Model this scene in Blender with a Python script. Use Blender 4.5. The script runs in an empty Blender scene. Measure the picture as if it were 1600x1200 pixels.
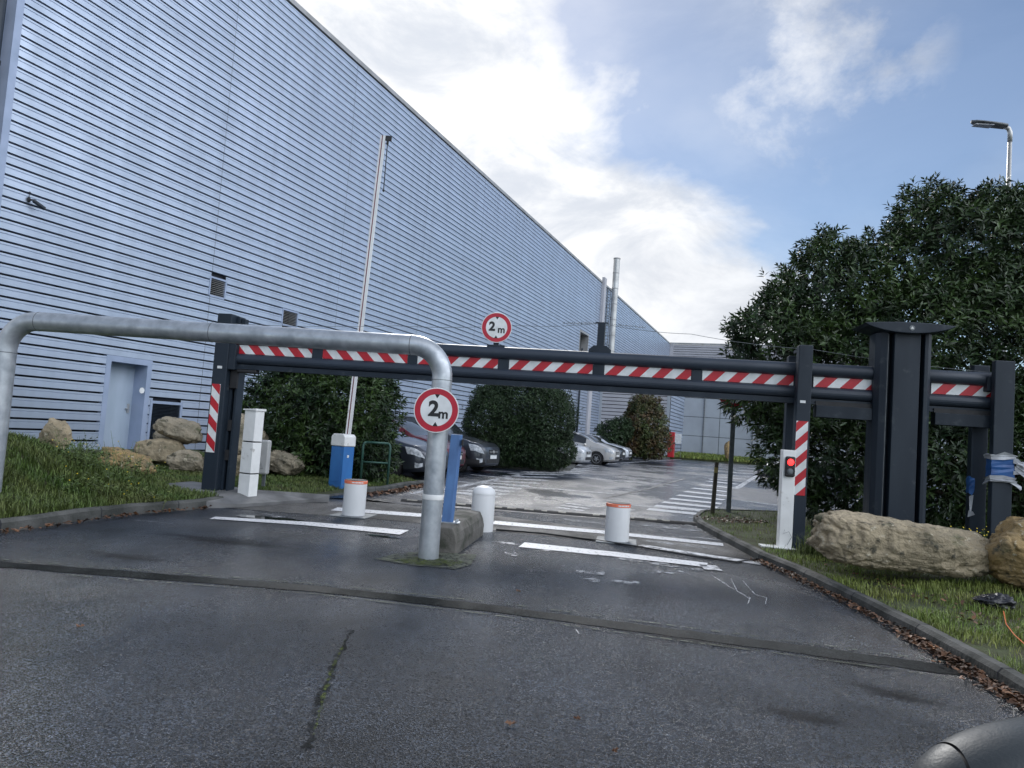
import bpy, bmesh, math, random
import numpy as np
from mathutils import Vector, Matrix, noise as mnoise
R = math.radians
random.seed(7); rng = np.random.default_rng(11)
scn = bpy.context.scene
col = scn.collection

# ------------------------------------------------------------------ camera
FPX, CAMH, PITCH, ROLL = 1150.0, 1.40, R(3.60), R(4.1)
fw = Vector((0, math.cos(PITCH), math.sin(PITCH)))
up0 = Vector((0, -math.sin(PITCH), math.cos(PITCH)))
rt0 = Vector((1, 0, 0))
rt = rt0 * math.cos(ROLL) + up0 * math.sin(ROLL)
upv = up0 * math.cos(ROLL) - rt0 * math.sin(ROLL)
CAM = Vector((0, 0, CAMH))
cd = bpy.data.cameras.new('camera'); cam = bpy.data.objects.new('camera', cd); col.objects.link(cam)
m = Matrix((rt, upv, -fw)).transposed().to_4x4(); m.translation = CAM
cam.matrix_world = m
cd.sensor_width = 36; cd.lens = FPX / 1600 * 36; cd.clip_start = 0.05; cd.clip_end = 3000
scn.camera = cam

def ray(px, py):
    return (fw + rt * ((px - 800) / FPX) - upv * ((py - 600) / FPX))
def G(px, py, z=0.0):                       # point at height z seen at that pixel of the photograph
    d = ray(px, py); t = (z - CAMH) / d.z
    return CAM + d * t
def D(px, py, y):                           # point at distance y (world Y)
    d = ray(px, py); return CAM + d * (y / d.y)
def PL(px, py, p0, n):
    d = ray(px, py); t = (Vector(p0) - CAM).dot(n) / d.dot(n); return CAM + d * t

# ------------------------------------------------------------------ world + sun
SUN_AZ, SUN_EL = R(-4), R(34)               # azimuth from +Y towards +X
w = bpy.data.worlds.new('World'); scn.world = w; w.use_nodes = True
nt = w.node_tree; N = nt.nodes; Lk = nt.links; N.clear()
out = N.new('ShaderNodeOutputWorld'); bg = N.new('ShaderNodeBackground'); Lk.new(bg.outputs[0], out.inputs[0])
sky = N.new('ShaderNodeTexSky'); sky.sky_type = 'NISHITA'; sky.sun_disc = False
sky.sun_elevation = SUN_EL; sky.sun_rotation = SUN_AZ; sky.air_density = 1.0; sky.dust_density = 0.25; sky.ozone_density = 3.5
tc = N.new('ShaderNodeTexCoord')
def vm(op, a, b=None):
    n = N.new('ShaderNodeVectorMath'); n.operation = op
    for i, v in enumerate((a, b)):
        if v is None: continue
        if hasattr(v, 'links'): Lk.new(v, n.inputs[i])
        else: n.inputs[i].default_value = v
    return n
def ma(op, a, b=None, c=None, clamp=False):
    n = N.new('ShaderNodeMath'); n.operation = op; n.use_clamp = clamp
    for i, v in enumerate((a, b, c)):
        if v is None: continue
        if hasattr(v, 'links'): Lk.new(v, n.inputs[i])
        else: n.inputs[i].default_value = v
    return n.outputs[0]
def wn(scale, detail, rough, dist, off=(0, 0, 0), sc=(1, 1, 1)):
    mp = N.new('ShaderNodeMapping'); mp.inputs['Location'].default_value = off; mp.inputs['Scale'].default_value = sc
    Lk.new(tc.outputs['Generated'], mp.inputs[0])
    n = N.new('ShaderNodeTexNoise'); n.inputs['Scale'].default_value = scale; n.inputs['Detail'].default_value = detail
    n.inputs['Roughness'].default_value = rough; n.inputs['Distortion'].default_value = dist
    Lk.new(mp.outputs[0], n.inputs['Vector']); return n.outputs['Fac']
def mr(v, a, b, c=0., d=1.):
    n = N.new('ShaderNodeMapRange'); n.interpolation_type = 'SMOOTHSTEP'
    Lk.new(v, n.inputs[0]); n.inputs[1].default_value = a; n.inputs[2].default_value = b; n.inputs[3].default_value = c; n.inputs[4].default_value = d
    return n.outputs[0]
n1 = wn(3.2, 9, .56, .3, (3.1, .4, 1.2), (1, 1, 1.5))
n2 = wn(6.0, 7, .6, .6, (1.7, 5.2, .3), (1, 1, 1.8))
n3 = wn(1.6, 6, .5, .1, (7.3, 2.2, 4.1), (1, 1, 1.6))
plane = vm('DOT_PRODUCT', tc.outputs['Generated'], (-.596, .406, -.694)).outputs['Value']
cl = ma('ADD', plane, ma('MULTIPLY', ma('SUBTRACT', n1, .5), .55))
mask1 = mr(cl, -.035, .085)
bump_dir = Vector((.40, 1, .54)).normalized()
bd = vm('DOT_PRODUCT', tc.outputs['Generated'], bump_dir).outputs['Value']
n4 = wn(4.5, 8, .62, .15, (2.2, 7.1, 3.3), (1, 1, 1.2))
mask2 = ma('MULTIPLY', mr(bd, .987, .9992), mr(n4, .38, .66, 0, .9))
mask3 = mr(n3, .42, .68, .10, .52)           # thin veil everywhere
mask = ma('MAXIMUM', ma('MAXIMUM', mask1, mask2), mask3)
sund = Vector((math.sin(SUN_AZ) * math.cos(SUN_EL), math.cos(SUN_AZ) * math.cos(SUN_EL), math.sin(SUN_EL)))
warmd = Vector((-.16, 1, .45)).normalized()
sd = vm('DOT_PRODUCT', tc.outputs['Generated'], warmd).outputs['Value']
glow = mr(sd, .80, 1.0)
shade = mr(wn(4.2, 10, .62, .5, (9.7, 3.2, 6.3), (1, 1, 1.7)), .36, .62)                     # grey under-sides
cb = ma('ADD', ma('MULTIPLY', shade, .17), .315)
cb = ma('ADD', cb, ma('MULTIPLY', glow, .15))
zz_ = vm('DOT_PRODUCT', tc.outputs['Generated'], (0., 0., 1.)).outputs['Value']
behind = ma('MULTIPLY', mr(vm('DOT_PRODUCT', tc.outputs['Generated'], (.8, -.6, .0)).outputs['Value'], .02, .75), mr(zz_, .0, .42, .25, 1.2))   # added unseen bright cloud to light the wall, dimmed near the horizon
mask = ma('MAXIMUM', mask, ma('MULTIPLY', behind, mr(n1, .34, .56, .35, .95)))
cb = ma('ADD', cb, ma('MULTIPLY', behind, 1.15))
ccol = N.new('ShaderNodeMix'); ccol.data_type = 'RGBA'
ccol.inputs['A'].default_value = (.86, .91, 1.0, 1); ccol.inputs['B'].default_value = (1.0, .985, .955, 1)
Lk.new(ma('MULTIPLY', glow, shade), ccol.inputs['Factor'])
cv = vm('SCALE', ccol.outputs['Result']); Lk.new(cb, cv.inputs['Scale'])
SKYS = 0.052
cv2 = vm('SCALE', cv.outputs[0]); cv2.inputs['Scale'].default_value = 1.0 / SKYS
mx = N.new('ShaderNodeMix'); mx.data_type = 'RGBA'
Lk.new(mask, mx.inputs['Factor']); Lk.new(sky.outputs[0], mx.inputs['A']); Lk.new(cv2.outputs[0], mx.inputs['B'])
Lk.new(mx.outputs['Result'], bg.inputs[0]); bg.inputs[1].default_value = SKYS

sl = bpy.data.lights.new('sun', 'SUN'); so = bpy.data.objects.new('sun', sl); col.objects.link(so)
sl.energy = .95; sl.angle = R(12); sl.color = (1, .98, .95)
so.rotation_euler = sund.to_track_quat('Z', 'Y').to_euler()
scn.view_settings.view_transform = 'Standard'; scn.view_settings.look = 'None'
scn.view_settings.exposure = 0.95; scn.view_settings.gamma = 1

# ------------------------------------------------------------------ materials
MATS = {}
def pm(name, c1, c2=None, scale=8, rough=.5, rough2=None, metal=0, bump=0, bscale=40, detail=6, coat=0, stretch=None, contrast=(.35, .65), spec=None):
    if name in MATS: return MATS[name]
    m = bpy.data.materials.new(name); m.use_nodes = True; t = m.node_tree; b = t.nodes['Principled BSDF']
    MATS[name] = m
    b.inputs['Metallic'].default_value = metal
    if coat: b.inputs['Coat Weight'].default_value = coat; b.inputs['Coat Roughness'].default_value = .05
    if spec is not None: b.inputs['Specular IOR Level'].default_value = spec
    c2 = c2 or tuple(x * .82 for x in c1)
    tcn = t.nodes.new('ShaderNodeTexCoord'); mp = t.nodes.new('ShaderNodeMapping'); t.links.new(tcn.outputs['Object'], mp.inputs[0])
    if stretch: mp.inputs['Scale'].default_value = stretch
    n = t.nodes.new('ShaderNodeTexNoise'); n.inputs['Scale'].default_value = scale; n.inputs['Detail'].default_value = detail
    t.links.new(mp.outputs[0], n.inputs['Vector'])
    r = t.nodes.new('ShaderNodeMapRange'); r.inputs[1].default_value, r.inputs[2].default_value = contrast
    t.links.new(n.outputs['Fac'], r.inputs[0])
    x = t.nodes.new('ShaderNodeMix'); x.data_type = 'RGBA'
    x.inputs['A'].default_value = (*c1, 1); x.inputs['B'].default_value = (*c2, 1)
    t.links.new(r.outputs[0], x.inputs['Factor']); t.links.new(x.outputs['Result'], b.inputs['Base Color'])
    rr = t.nodes.new('ShaderNodeMapRange'); rr.inputs[3].default_value = rough; rr.inputs[4].default_value = rough2 if rough2 is not None else min(1, rough * 1.25)
    t.links.new(r.outputs[0], rr.inputs[0]); t.links.new(rr.outputs[0], b.inputs['Roughness'])
    if bump:
        n2 = t.nodes.new('ShaderNodeTexNoise'); n2.inputs['Scale'].default_value = bscale; n2.inputs['Detail'].default_value = 5
        t.links.new(mp.outputs[0], n2.inputs['Vector'])
        bp = t.nodes.new('ShaderNodeBump'); bp.inputs['Strength'].default_value = bump; bp.inputs['Distance'].default_value = .06 if bump >= 1 else .02
        t.links.new(n2.outputs['Fac'], bp.inputs['Height']); t.links.new(bp.outputs[0], b.inputs['Normal'])
    return m

M_clad = pm('cladding_paint', (.50, .575, .70), (.455, .53, .65), .9, .34, .46, metal=.5, stretch=(1, 1, 1))
_t = M_clad.node_tree; _g = _t.nodes.new('ShaderNodeNewGeometry'); _b = _t.nodes['Principled BSDF']
_mr = _t.nodes.new('ShaderNodeMapRange'); _mr.inputs[3].default_value = .955; _mr.inputs[4].default_value = 1.03; _t.links.new(_g.outputs['Random Per Island'], _mr.inputs[0])
_n = _t.nodes.new('ShaderNodeTexNoise'); _n.inputs['Scale'].default_value = 1.0; _n.inputs['Detail'].default_value = 6; _mp = _t.nodes.new('ShaderNodeMapping'); _mp.inputs['Scale'].default_value = (3.5, 3.5, .12)
_tc = _t.nodes.new('ShaderNodeTexCoord'); _t.links.new(_tc.outputs['Object'], _mp.inputs[0]); _t.links.new(_mp.outputs[0], _n.inputs['Vector'])
_m2 = _t.nodes.new('ShaderNodeMapRange'); _m2.inputs[1].default_value = .35; _m2.inputs[2].default_value = .7; _m2.inputs[3].default_value = 1.0; _m2.inputs[4].default_value = .90; _t.links.new(_n.outputs['Fac'], _m2.inputs[0])
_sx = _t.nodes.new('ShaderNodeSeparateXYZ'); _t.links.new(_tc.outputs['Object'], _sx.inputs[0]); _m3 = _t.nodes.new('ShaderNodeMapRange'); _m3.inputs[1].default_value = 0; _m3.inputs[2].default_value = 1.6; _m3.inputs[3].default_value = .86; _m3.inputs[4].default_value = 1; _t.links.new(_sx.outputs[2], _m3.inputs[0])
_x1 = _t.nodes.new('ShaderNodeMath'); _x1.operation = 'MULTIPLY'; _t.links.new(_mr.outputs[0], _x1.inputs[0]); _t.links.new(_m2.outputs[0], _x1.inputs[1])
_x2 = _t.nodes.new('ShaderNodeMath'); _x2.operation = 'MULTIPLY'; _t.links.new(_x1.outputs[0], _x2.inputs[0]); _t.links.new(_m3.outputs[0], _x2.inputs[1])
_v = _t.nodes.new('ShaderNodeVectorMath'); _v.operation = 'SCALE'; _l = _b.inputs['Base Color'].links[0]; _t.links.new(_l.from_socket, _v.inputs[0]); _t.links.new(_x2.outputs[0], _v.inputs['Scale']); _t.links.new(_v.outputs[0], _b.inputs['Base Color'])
M_trim = pm('trim_paint', (.36, .43, .58), (.31, .38, .51), 2, .45, metal=.2)
M_clad2 = pm('grey_cladding', (.50, .50, .53), (.43, .43, .46), .6, .5)
M_cap = pm('parapet_metal', (.42, .42, .42), (.30, .30, .29), 1.5, .4, metal=.3)
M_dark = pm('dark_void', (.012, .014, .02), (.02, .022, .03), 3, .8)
M_door = pm('door_paint', (.42, .50, .60), (.36, .44, .53), 1.5, .45, stretch=(3, 3, .6))
M_anth = pm('anthracite_paint', (.018, .028, .042), (.013, .021, .032), 1.6, .42, .62, bump=.04, bscale=60, stretch=(2, 2, .5), spec=.4)
M_anth2 = pm('anthracite_tube', (.034, .046, .066), (.025, .035, .052), 1.3, .38, .55, stretch=(1, 1, 1))
M_gal = pm('galvanised_steel', (.60, .63, .66), (.34, .37, .40), 7, .28, .50, metal=.6, bump=.03, bscale=30, stretch=(1.0, 1.0, 1.0), contrast=(.32, .68))
M_white = pm('white_enamel', (.88, .88, .86), (.78, .78, .76), 5, .35, .5, bump=.02)
M_wpl = pm('white_plastic', (.84, .84, .84), (.70, .71, .71), 2.5, .4, .6, stretch=(1, 1, .4))
M_red = pm('sign_red', (.50, .012, .035), (.43, .010, .03), 12, .35)
M_black = pm('black_letter', (.012, .012, .014), None, 10, .4)
M_refw = pm('reflective_white', (.86, .87, .87), (.66, .68, .67), 6, .35)
M_refr = pm('reflective_red', (.55, .018, .030), (.46, .014, .026), 6, .35)
M_blue = pm('blue_enamel', (.035, .19, .50), (.03, .15, .42), 3, .4, .55, stretch=(1, 1, .5))
M_blue2 = pm('weathered_blue', (.09, .20, .42), (.06, .13, .29), 6, .45, .6, bump=.05, stretch=(1.5, 1.5, .5))
M_green = pm('green_enamel', (.025, .095, .07), (.05, .11, .09), 12, .45)
M_orange = pm('orange_band', (.90, .24, .13), (.85, .19, .10), 20, .4)
M_conc = pm('concrete', (.165, .155, .14), (.085, .082, .07), 4, .8, bump=.5, bscale=25)
M_kerb = pm('kerb_stone', (.105, .105, .098), (.04, .043, .038), 3, .75, .9, bump=.5, bscale=30)
M_path = pm('path_paving', (.19, .19, .19), (.11, .11, .11), 2.5, .55, .8, bump=.3, bscale=60)
M_rock = pm('sandstone', (.46, .37, .24), (.17, .145, .095), 2.2, .8, .95, bump=1.0, bscale=9, contrast=(.3, .7), detail=10)
M_rock2 = pm('grey_limestone', (.38, .32, .23), (.19, .17, .125), 2.6, .8, .95, bump=1.0, bscale=9, contrast=(.3, .7), detail=10)
M_rockb = pm('tan_boulder_stone', (.46, .375, .25), (.27, .225, .15), 1.6, .8, .95, bump=1.0, bscale=13, contrast=(.32, .66), detail=12)
M_rock3 = pm('ochre_sandstone', (.40, .27, .11), (.22, .17, .10), 3, .8, .95, bump=1.0, bscale=11, contrast=(.3, .7), detail=10)
M_bark = pm('bark', (.06, .045, .03), (.03, .024, .018), 10, .85, bump=.5)
M_leaf = pm('laurel_leaf', (.050, .088, .020), (.010, .028, .009), 1.3, .38, .55, contrast=(.36, .64))
M_leaf2 = pm('yew_leaf', (.030, .060, .018), (.014, .030, .011), 2.0, .5, .65, contrast=(.3, .7))
M_leaf3 = pm('autumn_shrub_leaf', (.060, .085, .022), (.095, .055, .024), 1.4, .5, .6, contrast=(.40, .62))
M_grass = pm('grass_blade', (.14, .23, .034), (.23, .25, .06), 1.8, .5, .65, contrast=(.32, .68))
M_grassd = pm('rough_grass_blade', (.065, .120, .020), (.120, .140, .040), 1.5, .55, .7, contrast=(.32, .68))
M_soil = pm('turf', (.050, .070, .020), (.050, .045, .022), 5, .9, bump=.8, bscale=40)
M_litter = pm('dead_leaf', (.16, .070, .028), (.075, .040, .022), 9, .5, .7, contrast=(.35, .6))
M_yel = pm('yellow_petal', (.75, .55, .03), None, 9, .6)
M_rub = pm('tyre_rubber', (.014, .014, .015), (.02, .02, .021), 10, .7)
M_alloy = pm('alloy_wheel', (.48, .49, .50), (.36, .37, .38), 6, .3, metal=.7)
M_glass = pm('car_glass', (.030, .036, .042), (.022, .027, .032), 2, .05, .10, coat=.5)
M_lens = pm('headlamp_lens', (.62, .65, .68), (.30, .33, .36), 18, .08, .2, coat=.6)
M_plast = pm('black_trim', (.022, .022, .024), None, 8, .55)
M_strap = pm('blue_tape', (.03, .12, .34), (.02, .08, .25), 8, .35)
M_rubw = pm('silver_tape', (.55, .57, .60), (.35, .36, .39), 9, .35)
M_mirror = pm('grained_plastic', (.040, .047, .050), (.032, .038, .042), 25, .42, .55, bump=.07, bscale=260)
M_bag = pm('black_polythene', (.012, .012, .016), (.02, .02, .026), 9, .22, .4, bump=.5, bscale=22)
M_cord = pm('orange_cord', (.70, .16, .03), None, 9, .5)
M_panel = pm('grey_wall_panel', (.42, .46, .50), (.36, .39, .43), .7, .5, .65)
M_steel = pm('chimney_steel', (.62, .62, .60), (.45, .45, .44), 1.2, .3, .45, metal=.6)
M_post = pm('grey_post_paint', (.20, .22, .23), (.13, .14, .15), 8, .5, metal=.3)
M_wood = pm('weathered_wood', (.10, .085, .06), (.055, .048, .036), 10, .8, bump=.4, stretch=(3, 3, .5))
M_cabr = pm('red_enamel', (.55, .02, .03), None, 5, .4)
M_boxg = pm('grey_plastic', (.50, .50, .49), (.42, .42, .41), 6, .5)

def emis(name, c, s):
    m = bpy.data.materials.new(name); m.use_nodes = True; b = m.node_tree.nodes['Principled BSDF']
    b.inputs['Base Color'].default_value = (*c, 1); b.inputs['Emission Color'].default_value = (*c, 1); b.inputs['Emission Strength'].default_value = s
    return m
M_lamp = emis('red_signal', (1, .03, .03), 1.6)

def asphalt(name, base, dark, wet0, wet1, big=.35, bmp=(.95, .6), spc=(.25, 1.0)):
    m = bpy.data.materials.new(name); m.use_nodes = True; t = m.node_tree; b = t.nodes['Principled BSDF']; nd = t.nodes; lk = t.links
    tcn = nd.new('ShaderNodeTexCoord')
    def ns(sc, det=5, rgh=.55, st=None, vec=None):
        mp = nd.new('ShaderNodeMapping'); lk.new(tcn.outputs['Object'], mp.inputs[0])
        if st: mp.inputs['Scale'].default_value = st
        n = nd.new('ShaderNodeTexNoise'); n.inputs['Scale'].default_value = sc; n.inputs['Detail'].default_value = det; n.inputs['Roughness'].default_value = rgh
        lk.new(mp.outputs[0], n.inputs['Vector']); return n.outputs['Fac']
    def rg(v, a, c, d=0., e=1.):
        r = nd.new('ShaderNodeMapRange'); lk.new(v, r.inputs[0]); r.inputs[1].default_value = a; r.inputs[2].default_value = c; r.inputs[3].default_value = d; r.inputs[4].default_value = e; return r.outputs[0]
    def mth(op, a, c):
        n = nd.new('ShaderNodeMath'); n.operation = op
        for i, v in enumerate((a, c)):
            if hasattr(v, 'links'): lk.new(v, n.inputs[i])
            else: n.inputs[i].default_value = v
        return n.outputs[0]
    vor = nd.new('ShaderNodeTexVoronoi'); vor.inputs['Scale'].default_value = 135; lk.new(tcn.outputs['Object'], vor.inputs['Vector'])
    sep = nd.new('ShaderNodeSeparateColor'); lk.new(vor.outputs['Color'], sep.inputs[0])
    g = sep.outputs[0]
    wetn = rg(ns(big, 8, .64, (1, .55, 1)), .42, .57)            # 0 dry .. 1 wet film
    fine = ns(105, 3, .6)
    spk = mth('MULTIPLY', mth('POWER', g, 2.7), rg(fine, .32, .66, .25, 1.15))
    x = nd.new('ShaderNodeMix'); x.data_type = 'RGBA'; lk.new(spk, x.inputs['Factor'])
    x.inputs['A'].default_value = (*dark, 1); x.inputs['B'].default_value = (*base, 1)
    y = nd.new('ShaderNodeMix'); y.data_type = 'RGBA'; y.blend_type = 'MULTIPLY'; y.inputs['Factor'].default_value = 1
    stn = rg(ns(.7, 8, .68), .36, .64, .45, 1.30)
    cb_ = nd.new('ShaderNodeCombineColor')
    for i in range(3): lk.new(stn, cb_.inputs[i])
    lk.new(x.outputs['Result'], y.inputs['A']); lk.new(cb_.outputs[0], y.inputs['B'])
    lk.new(y.outputs['Result'], b.inputs['Base Color'])
    ro = rg(wetn, 0, 1, wet0, wet1)
    lk.new(mth('ADD', ro, mth('MULTIPLY', mth('SUBTRACT', g, .5), .10)), b.inputs['Roughness'])
    bp = nd.new('ShaderNodeBump'); bp.inputs['Distance'].default_value = .010
    lk.new(rg(wetn, 0, 1, *bmp), bp.inputs['Strength'])
    lk.new(mth('ADD', vor.outputs['Distance'], mth('MULTIPLY', fine, .6)), bp.inputs['Height']); lk.new(bp.outputs[0], b.inputs['Normal'])
    lk.new(rg(wetn, 0, 1, *spc), b.inputs['Specular IOR Level'])
    return m
M_asph = asphalt('wet_asphalt', (.125, .158, .212), (.004, .005, .007), .34, .13, .28, (1.0, .70), (.30, 1.0))
M_asph_far = asphalt('wet_car_park_asphalt', (.038, .054, .086), (.010, .014, .024), .40, .20, .30, (.6, .22), (.4, 1.0))
M_asph_strip = asphalt('trench_asphalt', (.085, .100, .100), (.003, .004, .004), .75, .6, .35, (1.0, 1.0), (.05, .35))
M_asph_new = asphalt('dark_asphalt', (.035, .037, .042), (.012, .013, .015), .55, .35)
def worn(name, c, under, lo, hi, scale=14, rough=.42, spec=.5, radial=False):
    m = bpy.data.materials.new(name); m.use_nodes = True; t = m.node_tree; b = t.nodes['Principled BSDF']; nd = t.nodes; lk = t.links
    tcn = nd.new('ShaderNodeTexCoord'); n = nd.new('ShaderNodeTexNoise'); n.inputs['Scale'].default_value = scale; n.inputs['Detail'].default_value = 9; n.inputs['Roughness'].default_value = .7
    lk.new(tcn.outputs['Object'], n.inputs['Vector'])
    r = nd.new('ShaderNodeMapRange'); r.inputs[1].default_value = lo; r.inputs[2].default_value = hi; lk.new(n.outputs['Fac'], r.inputs[0])
    tr = nd.new('ShaderNodeBsdfTransparent'); ms = nd.new('ShaderNodeMixShader'); o = nd['Material Output']
    b.inputs['Base Color'].default_value = (*c, 1); b.inputs['Roughness'].default_value = rough; b.inputs['Specular IOR Level'].default_value = spec
    if radial:      # a stain that thins out towards its rim
        ln = nd.new('ShaderNodeVectorMath'); ln.operation = 'LENGTH'; lk.new(tcn.outputs['Object'], ln.inputs[0])
        rr = nd.new('ShaderNodeMapRange'); rr.inputs[1].default_value = .15; rr.inputs[2].default_value = 1.0; rr.inputs[3].default_value = .22; rr.inputs[4].default_value = -.32; lk.new(ln.outputs['Value'], rr.inputs[0])
        ad = nd.new('ShaderNodeMath'); ad.operation = 'ADD'; lk.new(n.outputs['Fac'], ad.inputs[0]); lk.new(rr.outputs[0], ad.inputs[1]); lk.new(ad.outputs[0], r.inputs[0])
    lk.new(r.outputs[0], ms.inputs[0]); lk.new(tr.outputs[0], ms.inputs[1]); lk.new(b.outputs[0], ms.inputs[2]); lk.new(ms.outputs[0], o.inputs[0])
    return m
M_paint = worn('road_paint', (.66, .67, .69), None, .34, .44, 22)
M_paintw = worn('worn_road_paint', (.60, .61, .63), None, .38, .54, 9)
M_moss = worn('moss', (.075, .095, .028), None, .44, .58, 24, .9, .15)
M_joint = worn('joint_silt', (.13, .14, .11), None, .40, .55, 12, .9, .15)
M_scuff = worn('limescale_stain', (.45, .47, .50), None, .44, .70, 5)
M_pud = pm('puddle_water', (.018, .020, .023), None, 4, .03, .06)

def spots(m, c, scale, lo, hi):
    t = m.node_tree; b = t.nodes['Principled BSDF']; tcn = t.nodes.new('ShaderNodeTexCoord'); n = t.nodes.new('ShaderNodeTexNoise'); n.inputs['Scale'].default_value = scale; n.inputs['Detail'].default_value = 9; n.inputs['Roughness'].default_value = .65
    t.links.new(tcn.outputs['Object'], n.inputs['Vector']); r_ = t.nodes.new('ShaderNodeMapRange'); r_.inputs[1].default_value = lo; r_.inputs[2].default_value = hi; t.links.new(n.outputs['Fac'], r_.inputs[0])
    x = t.nodes.new('ShaderNodeMix'); x.data_type = 'RGBA'; l = b.inputs['Base Color'].links[0]; t.links.new(l.from_socket, x.inputs['A']); x.inputs['B'].default_value = (*c, 1); t.links.new(r_.outputs[0], x.inputs['Factor']); t.links.new(x.outputs['Result'], b.inputs['Base Color'])
for _m in (M_rock, M_rock2, M_rock3, M_rockb):
    spots(_m, (.075, .070, .050), 6.5, .56, .66); spots(_m, (.52, .46, .34), 11, .60, .66); spots(_m, (.10, .11, .05), 3.1, .58, .72)
spots(M_white, (.42, .40, .36), 7, .60, .72); spots(M_wpl, (.45, .43, .39), 6, .62, .74); spots(M_blue, (.10, .15, .22), 9, .62, .70); spots(M_anth, (.06, .07, .08), 5, .60, .75); spots(M_conc, (.05, .055, .04), 5, .52, .64)
def vary(m, lo, hi):
    t = m.node_tree; b = t.nodes['Principled BSDF']; g = t.nodes.new('ShaderNodeNewGeometry'); r_ = t.nodes.new('ShaderNodeMapRange'); r_.inputs[3].default_value = lo; r_.inputs[4].default_value = hi
    t.links.new(g.outputs['Random Per Island'], r_.inputs[0]); v = t.nodes.new('ShaderNodeVectorMath'); v.operation = 'SCALE'; l = b.inputs['Base Color'].links[0]
    t.links.new(l.from_socket, v.inputs[0]); t.links.new(r_.outputs[0], v.inputs['Scale']); t.links.new(v.outputs[0], b.inputs['Base Color'])
for _m, _a, _b in ((M_leaf, .45, 1.7), (M_leaf2, .5, 1.6), (M_leaf3, .5, 1.6), (M_grass, .55, 1.4), (M_grassd, .5, 1.5), (M_litter, .35, 1.8)): vary(_m, _a, _b)

# ------------------------------------------------------------------ object helpers
def tag(o, label=None, cat=None, group=None, kind=None):
    if label: o['label'] = label
    if cat: o['category'] = cat
    if group: o['group'] = group
    if kind: o['kind'] = kind
    return o
def thing(name, label, cat, loc=(0, 0, 0), rz=0, group=None):
    o = bpy.data.objects.new(name, None); col.objects.link(o); o.location = loc; o.rotation_euler = (0, 0, rz)
    o.empty_display_size = .1
    return tag(o, label, cat, group)
class MB:
    def __init__(s): s.v = []; s.f = []; s.mi = []; s.k = 0
    def add(s, vs, fs, mi=None):
        b = len(s.v); s.v += [tuple(p) for p in vs]; s.f += [tuple(i + b for i in f) for f in fs]; s.mi += [s.k if mi is None else mi] * len(fs); return s
    def box(s, x0, x1, y0, y1, z0, z1, M=None):
        vs = [Vector((x, y, z)) for z in (z0, z1) for x, y in ((x0, y0), (x1, y0), (x1, y1), (x0, y1))]
        if M is not None: vs = [M @ v for v in vs]
        return s.add(vs, [(3, 2, 1, 0), (4, 5, 6, 7), (0, 1, 5, 4), (1, 2, 6, 5), (2, 3, 7, 6), (3, 0, 4, 7)])
    def prism(s, pts, a, b, axis='z', M=None):      # polygon extruded along an axis
        def P(p, h):
            v = {'z': Vector((p[0], p[1], h)), 'y': Vector((p[0], h, p[1])), 'x': Vector((h, p[0], p[1]))}[axis]
            return M @ v if M is not None else v
        n = len(pts); vs = [P(p, a) for p in pts] + [P(p, b) for p in pts]
        return s.add(vs, [tuple(range(n))[::-1], tuple(range(n, 2 * n))] + [(i, (i + 1) % n, n + (i + 1) % n, n + i) for i in range(n)])
    def tube(s, path, r, seg=12, cap=True):
        path = [Vector(p) for p in path]; n = len(path); vs = []; prev = None
        for i, p in enumerate(path):
            t = (path[min(i + 1, n - 1)] - path[max(i - 1, 0)]).normalized()
            if prev is None:
                a = Vector((0, 0, 1)) if abs(t.z) < .9 else Vector((1, 0, 0)); prev = t.cross(a).normalized()
            prev = (prev - t * prev.dot(t)).normalized(); c = t.cross(prev)
            rr = r[i] if isinstance(r, (list, tuple)) else r
            vs += [p + (prev * math.cos(q) + c * math.sin(q)) * rr for q in [2 * math.pi * k / seg for k in range(seg)]]
        fs = [(i * seg + k, i * seg + (k + 1) % seg, (i + 1) * seg + (k + 1) % seg, (i + 1) * seg + k) for i in range(n - 1) for k in range(seg)]
        if cap: fs += [tuple(range(seg))[::-1], tuple(range((n - 1) * seg, n * seg))]
        return s.add(vs, fs)
    def lathe(s, prof, seg=24, M=None):
        vs = []
        for r, z in prof:
            for k in range(seg):
                v = Vector((r * math.cos(2 * math.pi * k / seg), r * math.sin(2 * math.pi * k / seg), z)); vs.append(M @ v if M is not None else v)
        n = len(prof); fs = [(i * seg + k, i * seg + (k + 1) % seg, (i + 1) * seg + (k + 1) % seg, (i + 1) * seg + k) for i in range(n - 1) for k in range(seg)]
        fs += [tuple(range(seg))[::-1], tuple(range((n - 1) * seg, n * seg))]
        return s.add(vs, fs)
    def build(s, name, mats, parent=None, smooth=False, bevel=0, tags=None, autos=None, seg=2):
        me = bpy.data.meshes.new(name); me.from_pydata(s.v, [], s.f)
        if not isinstance(mats, (list, tuple)): mats = [mats]
        for q in mats: me.materials.append(q)
        me.polygons.foreach_set('material_index', s.mi)
        if smooth: me.polygons.foreach_set('use_smooth', [True] * len(me.polygons))
        bm = bmesh.new(); bm.from_mesh(me)
        bmesh.ops.recalc_face_normals(bm, faces=bm.faces[:])
        if autos is not None or bevel:
            a = autos if autos is not None else R(35)
            for e in bm.edges:
                if len(e.link_faces) == 2 and e.calc_face_angle(0) > a: e.smooth = False
        bm.to_mesh(me); bm.free()
        o = bpy.data.objects.new(name, me); col.objects.link(o)
        if parent: o.parent = parent
        if bevel:
            b = o.modifiers.new('b', 'BEVEL'); b.width = bevel; b.segments = seg; b.limit_method = 'ANGLE'; b.angle_limit = R(35)
        if tags: tag(o, **tags)
        return o
def structure(o): o['kind'] = 'structure'; return o
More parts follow.
